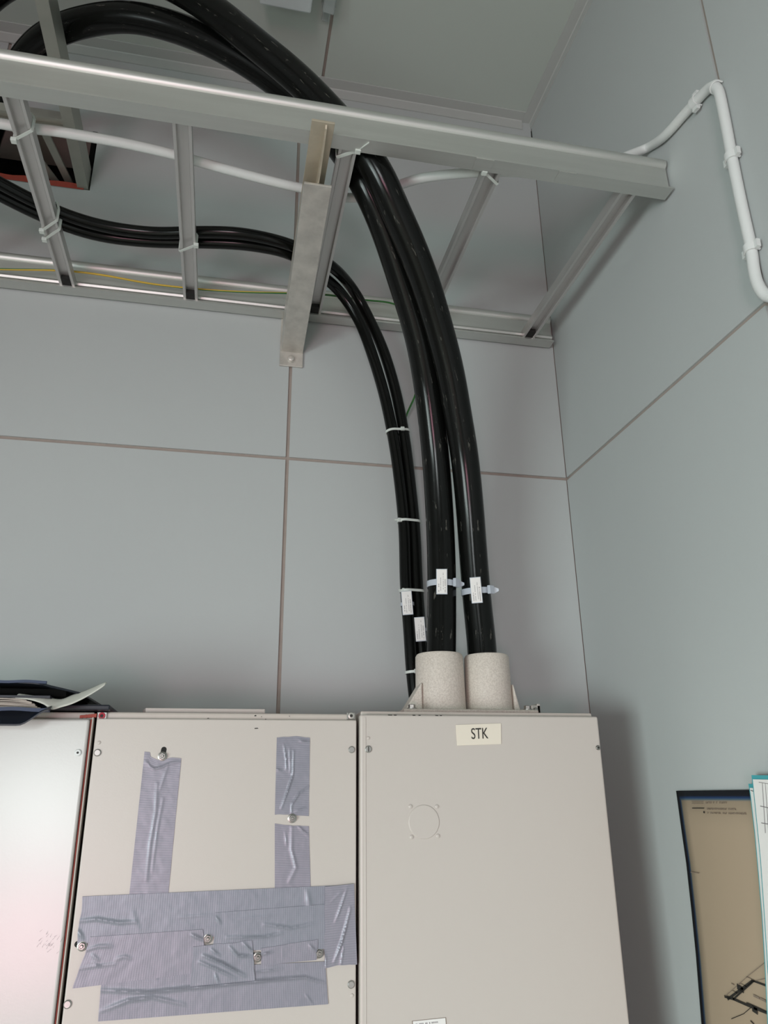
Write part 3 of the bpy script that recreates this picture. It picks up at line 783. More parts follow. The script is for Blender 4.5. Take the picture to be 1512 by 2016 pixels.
# right cabinet
cr_ = thing('switch_cabinet', ((xR0+xR1)/2, (D+CB)/2, 0), 'cream steel cabinet on the right with the STK nameplate', 'cabinet', 'switch cabinets')
ZTOPR = atY(940, 1402, D+0.016).z - 0.003
mb = MB(); mb.box((xR0+0.004, D+0.016, ZB0), (xR1-0.002, CB, ZTOPR+0.003)); mb.build('body', 'paintedge', cr_, bevel=0.002)
mb = MB(); mb.box((xR0+0.01, D+0.05, 0), (xR1-0.01, CB-0.01, ZB0)); mb.build('plinth', 'dark', cr_)
mb = MB(); mb.box((xR0, D, ZB0+0.02), (xR1, D+0.015, ZT_R)); door = mb.build('door', 'paint', cr_, bevel=0.003, bseg=3)
mb = MB()  # rolled lip along the left and top edge of the door
mb.box((xR0+0.0065, D-0.0008, ZB0+0.03), (xR0+0.0085, D+0.001, ZT_R-0.004)); mb.build('edge_bead', 'paint', door, bevel=0.0004)
for px, py, r, m in ((725, 1475, 0.0050, 'zinc'), (1177, 1472, 0.0036, 'steel')):
    c = atY(px, py, D); mb = MB(); screw(mb, c, r); mb.build('door_screw', m, door, smooth=True)
    if px == 1177:
        mb = MB(); mb.lathe(c, (0, -1, 0), [(0.0016, 0.0022), (0.0016, 0.0029)], 10); mb.build('screw_hole', 'ink', door)
    else:
        mb = MB(); mb.box((c.x-0.0006, c.y-0.0030, c.z-0.0035), (c.x+0.0006, c.y-0.0024, c.z+0.0035)); mb.build('screw_slot', 'ink', door)
c = atY(725, 1453, D); mb = MB(); mb.lathe(c, (0, -1, 0), [(0.0026, 0), (0.002, 0.0012), (0.0006, 0.0016)], 12); mb.build('dimple', 'paint', door, smooth=True)
# blanked round knock-out with four plugs
c = atY(834.5, 1618, D); rk = 0.0226
mb = MB(); mb.lathe(c, (0, -1, 0), [(rk+0.0006, -0.001), (rk, 0.0008), (rk-0.0006, 0.0012), (rk-0.0014, 0.0012), (0.001, 0.0012)], 48); mb.build('blanking_disc', 'paint', door, smooth=True)
for px, py in ((808, 1588), (860, 1588), (810, 1648), (862, 1646)):
    mb = MB(); mb.lathe(atY(px, py, D), (0, -1, 0), [(0.0030, 0), (0.0028, 0.0010), (0.0015, 0.0018)], 14); mb.build('blanking_plug', 'paint', door, smooth=True)
# worn paint chips at the top edge
mb = MB()
for px, w in ((768, 0.006), (778, 0.004), (815, 0.004), (826, 0.003), (860, 0.004), (868, 0.003)):
    c = atY(px, 1408.5, D+0.001); mb.box((c.x-w/2, D+0.0005, ZT_R-0.0012), (c.x+w/2, D+0.004, ZT_R+0.0002))
mb.build('paint_chips', 'ink', door)['kind'] = 'stuff'

for cab, x0_, x1_, z_ in ((cr_, xR0+0.01, xR1-0.008, ZTOPR+0.003),):
    mb = MB(); mb.box((x0_, D+0.03, z_-0.0002), (x1_, CB-0.01, z_+0.0004)); mb.build('bounce_coating', 'bouncered', cab)  # red sheet added out of view to bounce pink light onto the wall
# STK nameplate
q = [atY(px, py, D-0.0002) for px, py in ((897, 1427), (986, 1424), (986.5, 1465), (899.5, 1468))]
np_ = thing('nameplate', tuple(sum(q, Vector())/4), 'ivory nameplate lettered STK at the top of the right cabinet', 'nameplate')
mb = MB(); mb.quadslab(q, (0, -0.0012, 0)); mb.build('plate', 'plate', np_, bevel=0.0004)
cc = sum(q, Vector())/4; xd = (q[1]-q[0]).normalized()
tx = text_mesh('STK', 0.0225, 'ink', 'lettering', np_, (cc.x+0.0008, D-0.0016, cc.z+0.0005), xd, (0, 0, 1), sx=0.70)
# sticker low on the right door
q = [atY(px, py, D-0.0002) for px, py in ((811, 2010), (878, 2003), (881, 2038), (814, 2046))]
st = thing('sticker', tuple(sum(q, Vector())/4), 'small pale grey bordered sticker low on the right cabinet door', 'sticker')
mb = MB(); mb.quadslab(q, (0, -0.0003, 0)); mb.build('border', 'inkg', st)
qc = sum(q, Vector())/4
mb = MB(); mb.quadslab([qc + (p-qc)*0.955 for p in q], (0, -0.0005, 0)); mb.build('face', 'paper', st)
mb = MB(); rnd = random.Random(3)
for i, (a, ln) in enumerate(((0.16, 0.74), (0.40, 0.8), (0.62, 0.6))):
    u = 0.10
    while u < ln:
        g = rnd.uniform(0.02, 0.05)
        if rnd.random() > 0.2:
            def bl(u_, v_): return (q[0].lerp(q[1], u_)).lerp(q[3].lerp(q[2], u_), v_)
            mb.quadslab([bl(u, a+.09), bl(u+g*.6, a+.09), bl(u+g*.6, a), bl(u, a)], (0, -0.00062, 0))
        u += g
mb.build('print', 'inkm', st)

# middle cabinet
cm = thing('switch_cabinet', ((xM0+xM1)/2, (D+CB)/2, 0), 'cream steel cabinet in the middle patched with silver tape', 'cabinet', 'switch cabinets')
zMd = atY(450, 1416, D+0.006).z
mb = MB(); mb.box((xM0-0.002, D+0.016, ZB0), (xM1+0.0015, CB, ZTOP)); mb.build('body', 'paintedge', cm, bevel=0.003)
mb = MB(); mb.box((xM0+0.01, D+0.05, 0), (xM1-0.01, CB-0.01, ZB0)); mb.build('plinth', 'dark', cm)
mb = MB(); mb.box((xM0, D+0.006, ZB0+0.02), (xM1, D+0.0155, zMd)); doorm = mb.build('door', 'paint', cm, bevel=0.0016, bseg=2)
YM = D+0.006
for px, py, r in ((192, 1482, 0.0048), (692, 1476, 0.0048), (691, 1938, 0.0048), (133, 1977, 0.0048)):
    c = atY(px, py, YM); mb = MB(); screw(mb, c, r); mb.build('door_screw', 'zinc', doorm, smooth=True)
for px, py in ((693, 1960), (195, 1462)):
    mb = MB(); mb.lathe(atY(px, py, YM), (0, -1, 0), [(0.0026, 0), (0.002, 0.0010), (0.0006, 0.0014)], 12); mb.build('dimple', 'paint', doorm, smooth=True)
NUTS = ((320, 1489, 'v'), (575, 1611, None), (162, 1862, 'h'), (409, 1847, 'h'), (507, 1884, 'h'), (628, 1876, 'n'))
for px, py, sl in NUTS:
    c = atY(px, py, YM)
    b = MB(); b.lathe(c, (0, -1, 0), [(0.0062, 0), (0.0062, 0.0014), (0.0052, 0.0018)], 20); bo = b.build('stud_washer', 'steel', doorm, smooth=True)
    b = MB(); b.lathe(c, (0, -1, 0), [(0.0046, 0.0015), (0.0046, 0.0052), (0.0040, 0.0056)], 6); b.build('nut', 'steel', bo)
    b = MB(); b.lathe(c, (0, -1, 0), [(0.0022, 0.0050), (0.0022, 0.0078), (0.0015, 0.0084)], 12); b.build('stud', 'steel', bo, smooth=True)
    if sl:
        d = {'v': (0.001, 0.009), 'h': (-0.006, 0.002), 'n': (0.0, 0.007)}[sl]
        e = c + Vector((d[0], 0, d[1]))
        mb = MB()
        pts = []
        for cc2, a0 in ((e, 0), (c, math.pi)):
            for i in range(9):
                dirn = (e-c).normalized(); nn = Vector((dirn.z, 0, -dirn.x))
                a = a0 - math.pi/2 + math.pi*i/8
                pts.append(cc2 + (dirn*math.cos(a) + nn*math.sin(a))*0.0036)
        mb.quadslab([Vector((p_.x, YM-0.0003, p_.z)) for p_ in pts], (0, 0.002, 0)); mb.build('slot', 'dark', doorm)
# corner blocks and plugs on the top frame
for px, red in ((201, True), (691, False)):
    c = atY(px, 1409.5, D+0.0155)
    mb = MB(); mb.box((c.x-0.0065, D+0.0135, c.z-0.0052), (c.x+0.0065, D+0.018, c.z+0.0050)); k = mb.build('corner_block', 'steel', cm, bevel=0.0006)
    mb = MB(); mb.lathe((c.x, D+0.0135, c.z), (0, -1, 0), [(0.0046, 0), (0.0046, 0.001), (0.0025, 0.0014), (0.0020, 0.0006)], 16); mb.build('plug', 'redhead' if red else 'galv', k, smooth=True)
    mb = MB(); mb.lathe((c.x, D+0.0135, c.z), (0, -1, 0), [(0.0019, 0.0005), (0.0019, 0.0012)], 10); mb.build('plug_hole', 'ink', k)
mb = MB()
for px, py, w, h in ((505, 1434, 0.0055, 0.0016), (503, 1409, 0.003, 0.002), (515, 1411, 0.0015, 0.001), (570, 1410, 0.0015, 0.001), (410, 1414, 0.003, 0.001), (523, 1416, 0.002, 0.001)):
    y = YM if py > 1416 else D+0.016
    c = atY(px, py, y); mb.quadslab([(c.x-w/2, y-0.0001, c.z-h/2), (c.x+w/2, y-0.0001, c.z-h*0.3), (c.x+w*0.3, y-0.0001, c.z+h/2), (c.x-w/2, y-0.0001, c.z+h*0.3)], (0, -0.0002, 0))
mb.build('paint_chips', 'ink', cm)['kind'] = 'stuff'

mb = MB(); mb.box((xM0+0.01, D+0.03, ZTOP-0.0002), (xM1-0.008, CB-0.01, ZTOP+0.0004)); mb.build('bounce_coating', 'bouncered', cm)  # same added red sheet, unseen, here for its pink bounce
# left cabinet
cl = thing('switch_cabinet', ((xL1-0.25), (D+CB)/2, 0), 'steel cabinet at the left edge under the binder, door painted paler for reflected light', 'cabinet', 'switch cabinets')
xLb = atY(184.5, 1420, D+0.004).x
mb = MB(); mb.box((xL1-0.56, D+0.013, ZB0), (xLb-0.001, CB, ZTOP-0.001)); mb.build('body', 'paintedge', cl, bevel=0.002)
mb = MB(); mb.box((xL1-0.55, D+0.05, 0), (xLb-0.01, CB-0.01, ZB0)); mb.build('plinth', 'dark', cl)
zLd = atY(100, 1415, D-0.002).z
mb = MB(); mb.box((xL1-0.56, D-0.002, ZB0+0.02), (xL1, D+0.0125, zLd)); doorl = mb.build('door', 'paintlit', cl, bevel=0.003, bseg=3)
mb = MB(); mb.box((xL1+0.0008, D+0.003, ZB0+0.02), (xL1+0.0022, D+0.0128, zLd)); mb.build('door_seal', 'red', cl)
mb = MB(); mb.box((xL1+0.0026, D+0.002, ZB0), (xLb-0.0005, D+0.013, zLd+0.003)); mb.build('frame_edge', 'paintedge', cl, bevel=0.0008)
mb = MB()
c0 = atY(157, 1411, D+0.009); c1 = atY(190, 1408, D+0.009)
n = 12
for i in range(n):
    x0 = c0.x + (c1.x-c0.x)*i/n; x1 = c0.x + (c1.x-c0.x)*(i+1)/n
    h = 0.0032 + 0.0012*noise.noise(Vector((i*0.9, 0, 0)))
    mb.box((x0, D+0.009, c0.z - h*0.6 + 0.0015*i/n), (x1, D+0.016, c0.z + h*0.6 + 0.0025*i/n))
mb.build('seal_end', 'red', cl)
c = atY(153.5, 1482, D-0.002); mb = MB(); screw(mb, c, 0.0046); s_ = mb.build('door_screw', 'pvcw', doorl, smooth=True)
mb = MB(); mb.lathe(c, (0, -1, 0), [(0.0015, 0.0022), (0.0015, 0.0030)], 10); mb.build('screw_hole', 'ink', s_)
mb = MB(); rnd = random.Random(11)
for i in range(26):
    px = 92 + rnd.gauss(0, 9); py = 1850 + rnd.gauss(0, 14); c = atY(px, py, D-0.002); a = rnd.uniform(0.6, 1.2); L = rnd.uniform(0.001, 0.004); w = 0.00018
    u = Vector((math.cos(a), 0, math.sin(a))); nn = Vector((-u.z, 0, u.x))*w
    mb.quadslab([c-u*L-nn, c+u*L-nn*0.4, c+u*L+nn*0.4, c-u*L+nn], (0, -0.0001, 0))
mb.build('scratches', 'inkm', doorl)['kind'] = 'stuff'

# board lying on the middle cabinet
c0 = atY(290, 1397, 1.19); c1 = atY(520, 1398, 1.19)
bd = MB(); bd.quadslab([(c0.x, 1.165, ZTOP), (c1.x, 1.165, ZTOP), (c1.x, 1.36, ZTOP), (c0.x-0.004, 1.36, ZTOP), (c0.x-0.006, 1.19, ZTOP)], (0, 0, 0.0078))
o = bd.build('cover_board', 'paint', None, bevel=0.001)
rebase(o, ((c0.x+c1.x)/2, 1.26, ZTOP)); tag(o, 'thin cream board lying flat on top of the middle cabinet', 'board')

# ------------------------------------------------------------------ cable entry on the right cabinet
YG = 1.26; ZG = ZTOPR + 0.003
gl = thing('cable_entry', (atY(910, 1395, YG).x, YG, ZG), 'speckled beige double tube cable entry on top of the right cabinet', 'cable entry')
gx = [(atY(818, 1320, YG).x + atY(912, 1320, YG).x)/2, (atY(915, 1320, YG).x + atY(1002, 1320, YG).x)/2]
zt2 = atY(860, 1283, YG-0.03).z
rg = [(atY(912, 1320, YG).x - atY(818, 1320, YG).x)/2, (atY(1002, 1320, YG).x - atY(915, 1320, YG).x)/2]
f0, f1 = atY(792, 1392, YG-0.06).x, atY(1056, 1392, YG-0.06).x
mb = MB(); mb.box((f0, YG-0.070, ZG), (f1, YG+0.055, ZG+0.009)); mb.build('flange', 'gland', gl, bevel=0.003)
for i in range(2):
    r = rg[i] - 0.0005
    mb = MB(); mb.lathe((gx[i], YG, ZG), (0, 0, 1), [(r+0.003, 0.007), (r+0.0005, 0.016), (r, 0.04), (r-0.001, zt2-ZG-0.004), (r-0.0035, zt2-ZG), (r-0.008, zt2-ZG), (r-0.0095, zt2-ZG-0.004), (r-0.0105, 0.02), (0.002, 0.02)], 48)
    mb.build('tube', 'gland', gl, smooth=True)
for sgn, cx_, r in ((-1, gx[0], rg[0]), (1, gx[1], rg[1])):
    x0 = cx_ + sgn*(r-0.004); x1 = f0 + 0.014 if sgn < 0 else f1 - 0.014
    zr = ZG + 0.056
    mb = MB(); mb.quadslab([(x0, YG-0.026, ZG+0.009), (x1, YG-0.026, ZG+0.009), (x1, YG-0.026, ZG+0.013), (x0, YG-0.026, zr)], (0, 0.034, 0)); mb.build('gusset', 'gland', gl, bevel=0.002)
for px, wd in ((812, 0), (1040, 1)):
    c = atY(px, 1391, YG-0.062); c.y = YG-0.058; c.z = ZG+0.009
    mb = MB(); mb.lathe(c, (0, 0, 1), [(0.0080, 0), (0.0080, 0.0016)], 20); w_ = mb.build('washer', 'steel', gl, smooth=True)
    mb = MB(); mb.lathe(c, (0, 0, 1), [(0.0056, 0.0016), (0.0056, 0.0066), (0.0046, 0.0074)], 6); mb.build('bolt_head', 'steel', w_)
c = atY(1055, 1392, YG-0.03)
mb = MB(); mb.box((c.x-0.010, YG-0.035, ZG), (c.x+0.006, YG-0.005, ZG+0.020)); mb.box((c.x+0.0, YG-0.035, ZG), (c.x+0.006, YG-0.005, ZG+0.0225))
o = mb.build('clamp_block', 'galv', gl, bevel=0.0012)
mb = MB(); mb.lathe((c.x-0.003, YG-0.0352, ZG+0.012), (0, -1, 0), [(0.004, 0), (0.004, 0.002), (0.003, 0.003)], 12); mb.build('clamp_screw', 'steel', gl, smooth=True)

# ------------------------------------------------------------------ tape strips
def tape(name_label, corners, lvl, creases=(), rag=(), seed=0, along='u', cut=None, wob=0.00025):
    """corners TL,TR,BR,BL in px on the middle door; creases: list of (polyline uv, width m, height m)"""
    Y = YM - 0.0004 - lvl*0.0011
    TL, TR, BR, BL = [atY(px, py, Y) for px, py in corners]
    W_ = ((TR-TL).length + (BR-BL).length)/2; H_ = ((BL-TL).length + (BR-TR).length)/2
    nu = max(6, int(W_/0.0014)); nv = max(6, int(H_/0.0014))
    mb = MB(); mb.uv = []; mb.smooth = True
    sd = seed*13.7
    def rg_(s, k): return 0.0010*noise.noise(Vector((s*90, k, sd))) + 0.0022*noise.noise(Vector((s*28, k+5, sd)))
    cr2 = []
    for pl, w, h in creases:
        cr2.append(([(u*W_, v*H_) for u, v in pl], w*0.62, h*0.72))
    for j in range(nv+1):
        for i in range(nu+1):
            u = i/nu; v = j/nv
            p = TL.lerp(TR, u).lerp(BL.lerp(BR, u), v)
            X = u*W_; Z = v*H_
            # torn edges
            if 't' in rag: p += Vector((0, 0, 1))*rg_(X, 1)*(1-v)**8
            if 'b' in rag: p += Vector((0, 0, 1))*rg_(X, 2)*v**8
            if 'l' in rag: p += Vector((1, 0, 0))*rg_(Z, 3)*(1-u)**8
            if 'r' in rag: p += Vector((1, 0, 0))*rg_(Z, 4)*u**8
            if cut: p += cut(u, v)
            h = wob*(noise.noise(Vector((X*60, Z*60, sd))) + 0.6*noise.noise(Vector((X*160, Z*160, sd+3)))) + wob
            for pl, w, hh in cr2:
                best = 1e9; bt = 0; n = len(pl)-1
                for k in range(n):
                    ax, az = pl[k]; bx_, bz = pl[k+1]; dx, dz = bx_-ax, bz-az
                    t = ((X-ax)*dx + (Z-az)*dz)/(dx*dx+dz*dz+1e-12); tc = min(1, max(0, t))
                    dd = math.hypot(X-ax-dx*tc, Z-az-dz*tc)
                    if dd < best: best = dd; bt = (k+tc)/n
                if best < w*3:
                    h += hh*math.exp(-(best/w)**2)*(math.sin(math.pi*(0.12+0.76*bt)))
            mb.v.append((p.x, Y - max(0.0, h), p.z)); mb.uv.append((X, Z) if along == 'u' else (Z, X))
    S = nu+1
    for j in range(nv):
        for i in range(nu): mb.f.append((j*S+i, j*S+i+1, (j+1)*S+i+1, (j+1)*S+i))
    ring = [i for i in range(nu+1)] + [j*S+nu for j in range(1, nv+1)] + [nv*S+i for i in range(nu-1, -1, -1)] + [j*S for j in range(nv-1, 0, -1)]
    b0 = len(mb.v)
    for k in ring:
        x, y, z = mb.v[k]; mb.v.append((x, YM-0.0001, z)); mb.uv.append(mb.uv[k])
    for a in range(len(ring)):
        b = (a+1) % len(ring); mb.f.append((ring[a], ring[b], b0+b, b0+a))
    me_o = mb.build('tape_strip', 'tape', None)
    c = sum((TL, TR, BR, BL), Vector())/4
    rebase(me_o, (c.x, YM, c.z)); tag(me_o, name_label, 'tape', 'silver tape strips')
    return me_o

def notch(u, v):      # top of the left strip torn round the stud
    if v < 0.12:
        k = (0.12-v)/0.12
        if u < 0.16: return Vector((0, 0, 0.004*k))
        return Vector((0, 0, -0.0055*k*math.exp(-((u-0.42)/0.22)**2)))
    return Vector()
tape('silver tape strip running down from the slotted stud on the left of the middle cabinet', ((284, 1486), (357, 1492), (330, 1775), (253, 1775)), 0,
     [([(0.42, 0.20), (0.46, 0.40), (0.40, 0.62), (0.40, 0.86)], 0.0030, 0.0016), ([(0.62, 0.30), (0.55, 0.5), (0.52, 0.8)], 0.0022, 0.0011), ([(0.05, 0.06), (0.3, 0.09), (0.62, 0.05), (0.95, 0.03)], 0.0025, 0.0016),
      ([(0.66, 0.06), (0.5, 0.25)], 0.002, 0.001)], 't', 1, 'v', notch)
tape('short crumpled silver tape strip above the stud right of the middle door', ((545, 1451), (610, 1453), (608, 1607), (541, 1605)), 0,
     [([(0.22, 0.10), (0.30, 0.30), (0.30, 0.42)], 0.0016, 0.0022), ([(0.52, 0.18), (0.50, 0.5), (0.34, 0.72), (0.18, 0.92)], 0.0020, 0.0030), ([(0.40, 0.15), (0.42, 0.45)], 0.0016, 0.0018),
      ([(1.0, 0.62), (0.7, 0.72), (0.5, 0.86), (0.48, 0.98)], 0.0018, 0.0026), ([(0.0, 0.42), (0.16, 0.44)], 0.002, 0.0018), ([(0.7, 0.05), (1.0, 0.06)], 0.002, 0.0018), ([(0.6, 0.95), (0.9, 0.9)], 0.002, 0.0016)], 'tb', 2, 'v')
tape('silver tape strip between the middle stud and the wide horizontal strips', ((541, 1621), (608, 1627), (612, 1765), (541, 1765)), 0,
     [([(0.50, 0.02), (0.48, 0.35), (0.60, 0.6), (0.40, 0.8)], 0.0034, 0.0022), ([(0.3, 0.1), (0.34, 0.3)], 0.0018, 0.0012), ([(0.7, 0.02), (0.95, 0.12)], 0.002, 0.0022)], 't', 3, 'v')
tape('uppermost wide horizontal tape strip across the middle cabinet', ((162, 1765), (690, 1742), (690, 1830), (150, 1858)), 1,
     [([(0.0, 0.52), (0.06, 0.50), (0.14, 0.60), (0.2, 0.6)], 0.0030, 0.0018), ([(0.0, 0.72), (0.02, 0.9)], 0.003, 0.0022), ([(0.83, 0.1), (0.84, 0.5)], 0.005, 0.0022), ([(0.35, 0.55), (0.47, 0.52)], 0.002, 0.0007),
      ([(0.18, 0.35), (0.21, 0.75)], 0.006, 0.0008)], 'l', 4, 'u')
tape('horizontal tape strip left of centre next to the stud at the door edge', ((176, 1845), (398, 1830), (400, 1914), (145, 1946)), 2,
     [([(0.0, 0.26), (0.1, 0.2), (0.22, 0.22)], 0.0025, 0.0014), ([(0.06, 0.35), (0.14, 0.5)], 0.0018, 0.0012), ([(0.08, 0.5), (0.16, 0.62)], 0.0018, 0.001), ([(0.0, 0.62), (0.12, 0.60), (0.28, 0.6)], 0.0018, 0.0011),
      ([(0.28, 0.5), (0.34, 0.46), (0.4, 0.52)], 0.003, 0.0012), ([(0.9, 0.1), (1.0, 0.25)], 0.003, 0.0028)], 'lr', 5, 'u')
tape('horizontal tape strip right of centre under the uppermost strip', ((424, 1797), (660, 1779), (662, 1868), (420, 1872)), 2,
     [([(0.4, 0.38), (0.62, 0.50), (0.8, 0.42)], 0.0026, 0.0018), ([(0.1, 0.66), (0.4, 0.68), (0.55, 0.60)], 0.0024, 0.0018), ([(0.0, 0.1), (0.04, 0.3)], 0.0025, 0.0018), ([(0.2, 0.2), (0.5, 0.18)], 0.002, 0.0007)], 'l', 6, 'u')
tape('lowest long horizontal tape strip across the middle cabinet', ((201, 1912), (640, 1893), (646, 1977), (193, 2011)), 1,
     [([(0.0, 0.38), (0.2, 0.48), (0.55, 0.40), (0.75, 0.36), (0.9, 0.34), (0.99, 0.5)], 0.0028, 0.0032), ([(0.01, 0.80), (0.12, 0.62), (0.22, 0.58), (0.36, 0.78)], 0.0030, 0.0022), ([(0.03, 0.1), (0.14, 0.12)], 0.002, 0.001), ([(0.22, 0.05), (0.24, 0.2)], 0.002, 0.0016),
      ([(0.9, 0.75), (0.93, 0.98)], 0.0018, 0.0018), ([(0.6, 0.2), (0.8, 0.12)], 0.002, 0.0012)], '', 7, 'u')
tape('crumpled squarish tape piece between the two centre studs', ((380, 1864), (496, 1851), (500, 1930), (374, 1942)), 3,
     [([(0.18, 0.25), (0.5, 0.5), (0.85, 0.86)], 0.0026, 0.0036), ([(0.12, 0.4), (0.4, 0.62), (0.7, 0.9)], 0.0022, 0.0022), ([(0.3, 0.1), (0.45, 0.3)], 0.002, 0.002), ([(0.62, 0.1), (0.75, 0.34), (0.98, 0.4)], 0.0024, 0.0026),
      ([(0.38, 0.72), (0.44, 0.98)], 0.0018, 0.002), ([(0.85, 0.05), (1.0, 0.3)], 0.0022, 0.0024)], 'ltr', 8, 'u')
tape('small tape piece between the two right hand studs of the middle cabinet', ((513, 1866), (626, 1850), (622, 1890), (515, 1900)), 3,
     [([(0.0, 0.4), (0.2, 0.3)], 0.002, 0.0022), ([(0.85, 0.2), (0.98, 0.6)], 0.0022, 0.0024), ([(0.38, 0.1), (0.38, 0.9)], 0.0018, 0.0005)], 'ltr', 9, 'u')
tape('upright tape piece with long folds over the right end of the wide strips', ((640, 1746), (697, 1740), (703, 1898), (638, 1906)), 3,
     [([(0.75, 0.05), (0.35, 0.45)], 0.0022, 0.0024), ([(0.85, 0.3), (0.55, 0.7), (0.3, 0.95)], 0.0026, 0.0036), ([(0.2, 0.2), (0.5, 0.1), (0.8, 0.02)], 0.002, 0.0012), ([(0.6, 0.75), (0.5, 1.0)], 0.0018, 0.002), ([(0.0, 0.8), (0.05, 1.0)], 0.002, 0.0018)], 'lb', 10, 'v')

# ------------------------------------------------------------------ binder and folder on the left cabinet
def sheet(mb, x0, x1, y0, y1, zf, th, nx=24, ny=6):
    n = len(mb.v)
    for k in (0, 1):
        for j in range(ny+1):
            for i in range(nx+1):
                x = x0+(x1-x0)*i/nx; y = y0+(y1-y0)*j/ny
                X, Y_, Z = zf(x, y); mb.v.append((X, Y_, Z + k*th))
    S = nx+1; T = S*(ny+1)
    for j in range(ny):
        for i in range(nx):
            a = n+j*S+i; mb.f.append((a, a+S, a+S+1, a+1)); mb.f.append((T+a, T+a+1, T+a+S+1, T+a+S))
    for i in range(nx):
        a = n+i; mb.f.append((a, a+1, T+a+1, T+a)); a = n+ny*S+i; mb.f.append((a+1, a, T+a, T+a+1))
    for j in range(ny):
        a = n+j*S; mb.f.append((a+S, a, T+a, T+a+S)); a = n+j*S+nx; mb.f.append((a, a+S, T+a+S, T+a))
    return mb
ZL = ZTOP
fo = MB(); x1 = atY(222, 1397, 1.16).x
sheet(fo, x1-0.30, x1, 1.128, 1.34, lambda x, y: (x, y, ZL+0.0006), 0.0075, 4, 2)
o = fo.build('folder', 'navy', None, bevel=0.002); rebase(o, (x1-0.15, 1.24, ZL)); tag(o, 'thin dark blue folder lying flat under the open binder', 'folder')
YBI = 1.075
def bx_(px, y=YBI): return atY(px, 1390, y).x
def bz_(px, py, y=YBI): return atY(px, py, y).z
z0 = ZL+0.0085
bi = thing('binder', (bx_(-60), 1.2, z0), 'dark blue binder with curled old papers hanging over the left cabinet', 'binder')
xr = bx_(97); xa = bx_(-260)
SAG = z0 - bz_(20, 1429); SAG2 = z0 - bz_(100, 1400)
def lower(x, y):
    k = min(1, max(0, (D-0.004-y)/(D-0.004-YBI)))       # 0 at the cabinet edge, 1 at the overhanging front edge
    sx_ = min(1, max(0, (xr-x)/(xr-bx_(40)))); sx_ = sx_*sx_*(3-2*sx_)
    return (x, y, z0 - (SAG2 + (SAG-SAG2)*sx_)*k**1.4)
mb = MB(); sheet(mb, xa, xr, YBI, 1.33, lower, 0.0022, 40, 20); mb.build('lower_cover', 'navy', bi, smooth=True)
zl_ = bz_(30, 1399); 
mb = MB(); sheet(mb, xa, bx_(96), YBI+0.006, YBI+0.012, lambda x, y: (x, y, zl_ + 0.0008*math.sin(x*90)), 0.0046, 40, 1); mb.build('cover_edge', 'blueedge', bi, smooth=True)
mb = MB(); sheet(mb, xa, bx_(92), YBI+0.012, 1.31, lambda x, y: (x, y, max(z0+0.003, zl_)), 0.0030, 4, 2); mb.build('inner_board', 'navy', bi)
zp0, zp1 = bz_(30, 1393), bz_(30, 1368)
for k in range(9):
    f = k/8
    xe = bx_(74 - 26*f) + 0.005*noise.noise(Vector((k*1.7, 2, 0)))
    zz = zp0 + (zp1-zp0)*f
    def pg(x, y, k=k, zz=zz, xe=xe, f=f):
        s = max(0, (x-(xe-0.045))/0.045)
        return (x, y + 0.002*math.sin(k*2.1), zz + 0.0005*math.sin(x*70+k*1.3) - 0.0055*f*s*s)
    mb = MB(); sheet(mb, xa+0.005, xe, YBI+0.016+0.0015*(k % 3), 1.31, pg, 0.0013, 24, 4); mb.build('page', 'oldpaper', bi, smooth=True)
# the page curling out to the right: dips, then sweeps up to a tip
CP = [(30, 1374), (60, 1378), (85, 1386), (102, 1396), (120, 1392), (140, 1386), (160, 1377), (180, 1366), (196, 1356), (206, 1349)]
cw = [0.3, 0.3, 0.45, 0.75, 0.95, 0.95, 0.9, 0.75, 0.5, 0.15]
cpts = spline([Vector((px, py, w)) for (px, py), w in zip(CP, cw)], 3.0)
mb = MB(); ny = 8
for q in cpts:
    for j in range(ny+1):
        v = j/ny; y = YBI + 0.014 + 0.024*v*max(0.25, q.z)
        base = atY(q.x, q.y, YBI+0.014)
        mb.v.append((base.x + 0.010*v*q.z, y, base.z + v*q.z*0.0195 + 0.0015*math.sin(v*3.1)))
for i in range(len(cpts)-1):
    for j in range(ny):
        a = i*(ny+1)+j; mb.f.append((a, a+1, a+ny+2, a+ny+1))
cpg = mb.build('curled_page', 'curlpaper', bi, smooth=True)
so = cpg.modifiers.new('thickness', 'SOLIDIFY'); so.thickness = 0.0012; so.offset = 0
UP = [(-260, 1336), (-60, 1338), (40, 1341), (80, 1344), (100, 1349), (130, 1356), (162, 1364)]
upts = spline([Vector((px, py, 0)) for px, py in UP], 6.0)
mb = MB()
for q in upts:
    t = max(0, (q.x-80)/82)
    b = atY(q.x, q.y, YBI+0.006+0.03*t)
    for dz in (0, -0.0026):
        mb.v += [(b.x, b.y, b.z+dz), (b.x, 1.32, b.z+dz + 0.004)]
n = len(upts)
for i in range(n-1):
    a = i*4; c = a+4
    mb.f += [(a, a+1, c+1, c), (a+2, c+2, c+3, a+3), (a, c, c+2, a+2), (a+1, a+3, c+3, c+1)]
mb.f += [(0, 2, 3, 1), (4*n-4, 4*n-3, 4*n-1, 4*n-2)]
uc = mb.build('upper_cover', 'navy', bi, smooth=True)
mb = MB(); sheet(mb, xa, bx_(84), YBI+0.002, YBI+0.006, lambda x, y: (x, y, bz_(20, 1343.5) + 0.0006*math.sin(x*120)), 0.0034, 40, 1); mb.build('cover_edge', 'blueedge', uc, smooth=True)
mb = MB(); sheet(mb, xa, bx_(118), YBI+0.03, 1.30, lambda x, y: (x, y, bz_(30, 1364)), bz_(30, 1350)-bz_(30, 1364), 4, 2); mb.build('gap_shade', 'matblack', bi)  # near-black block painting the shade in the gap between pages and upper cover

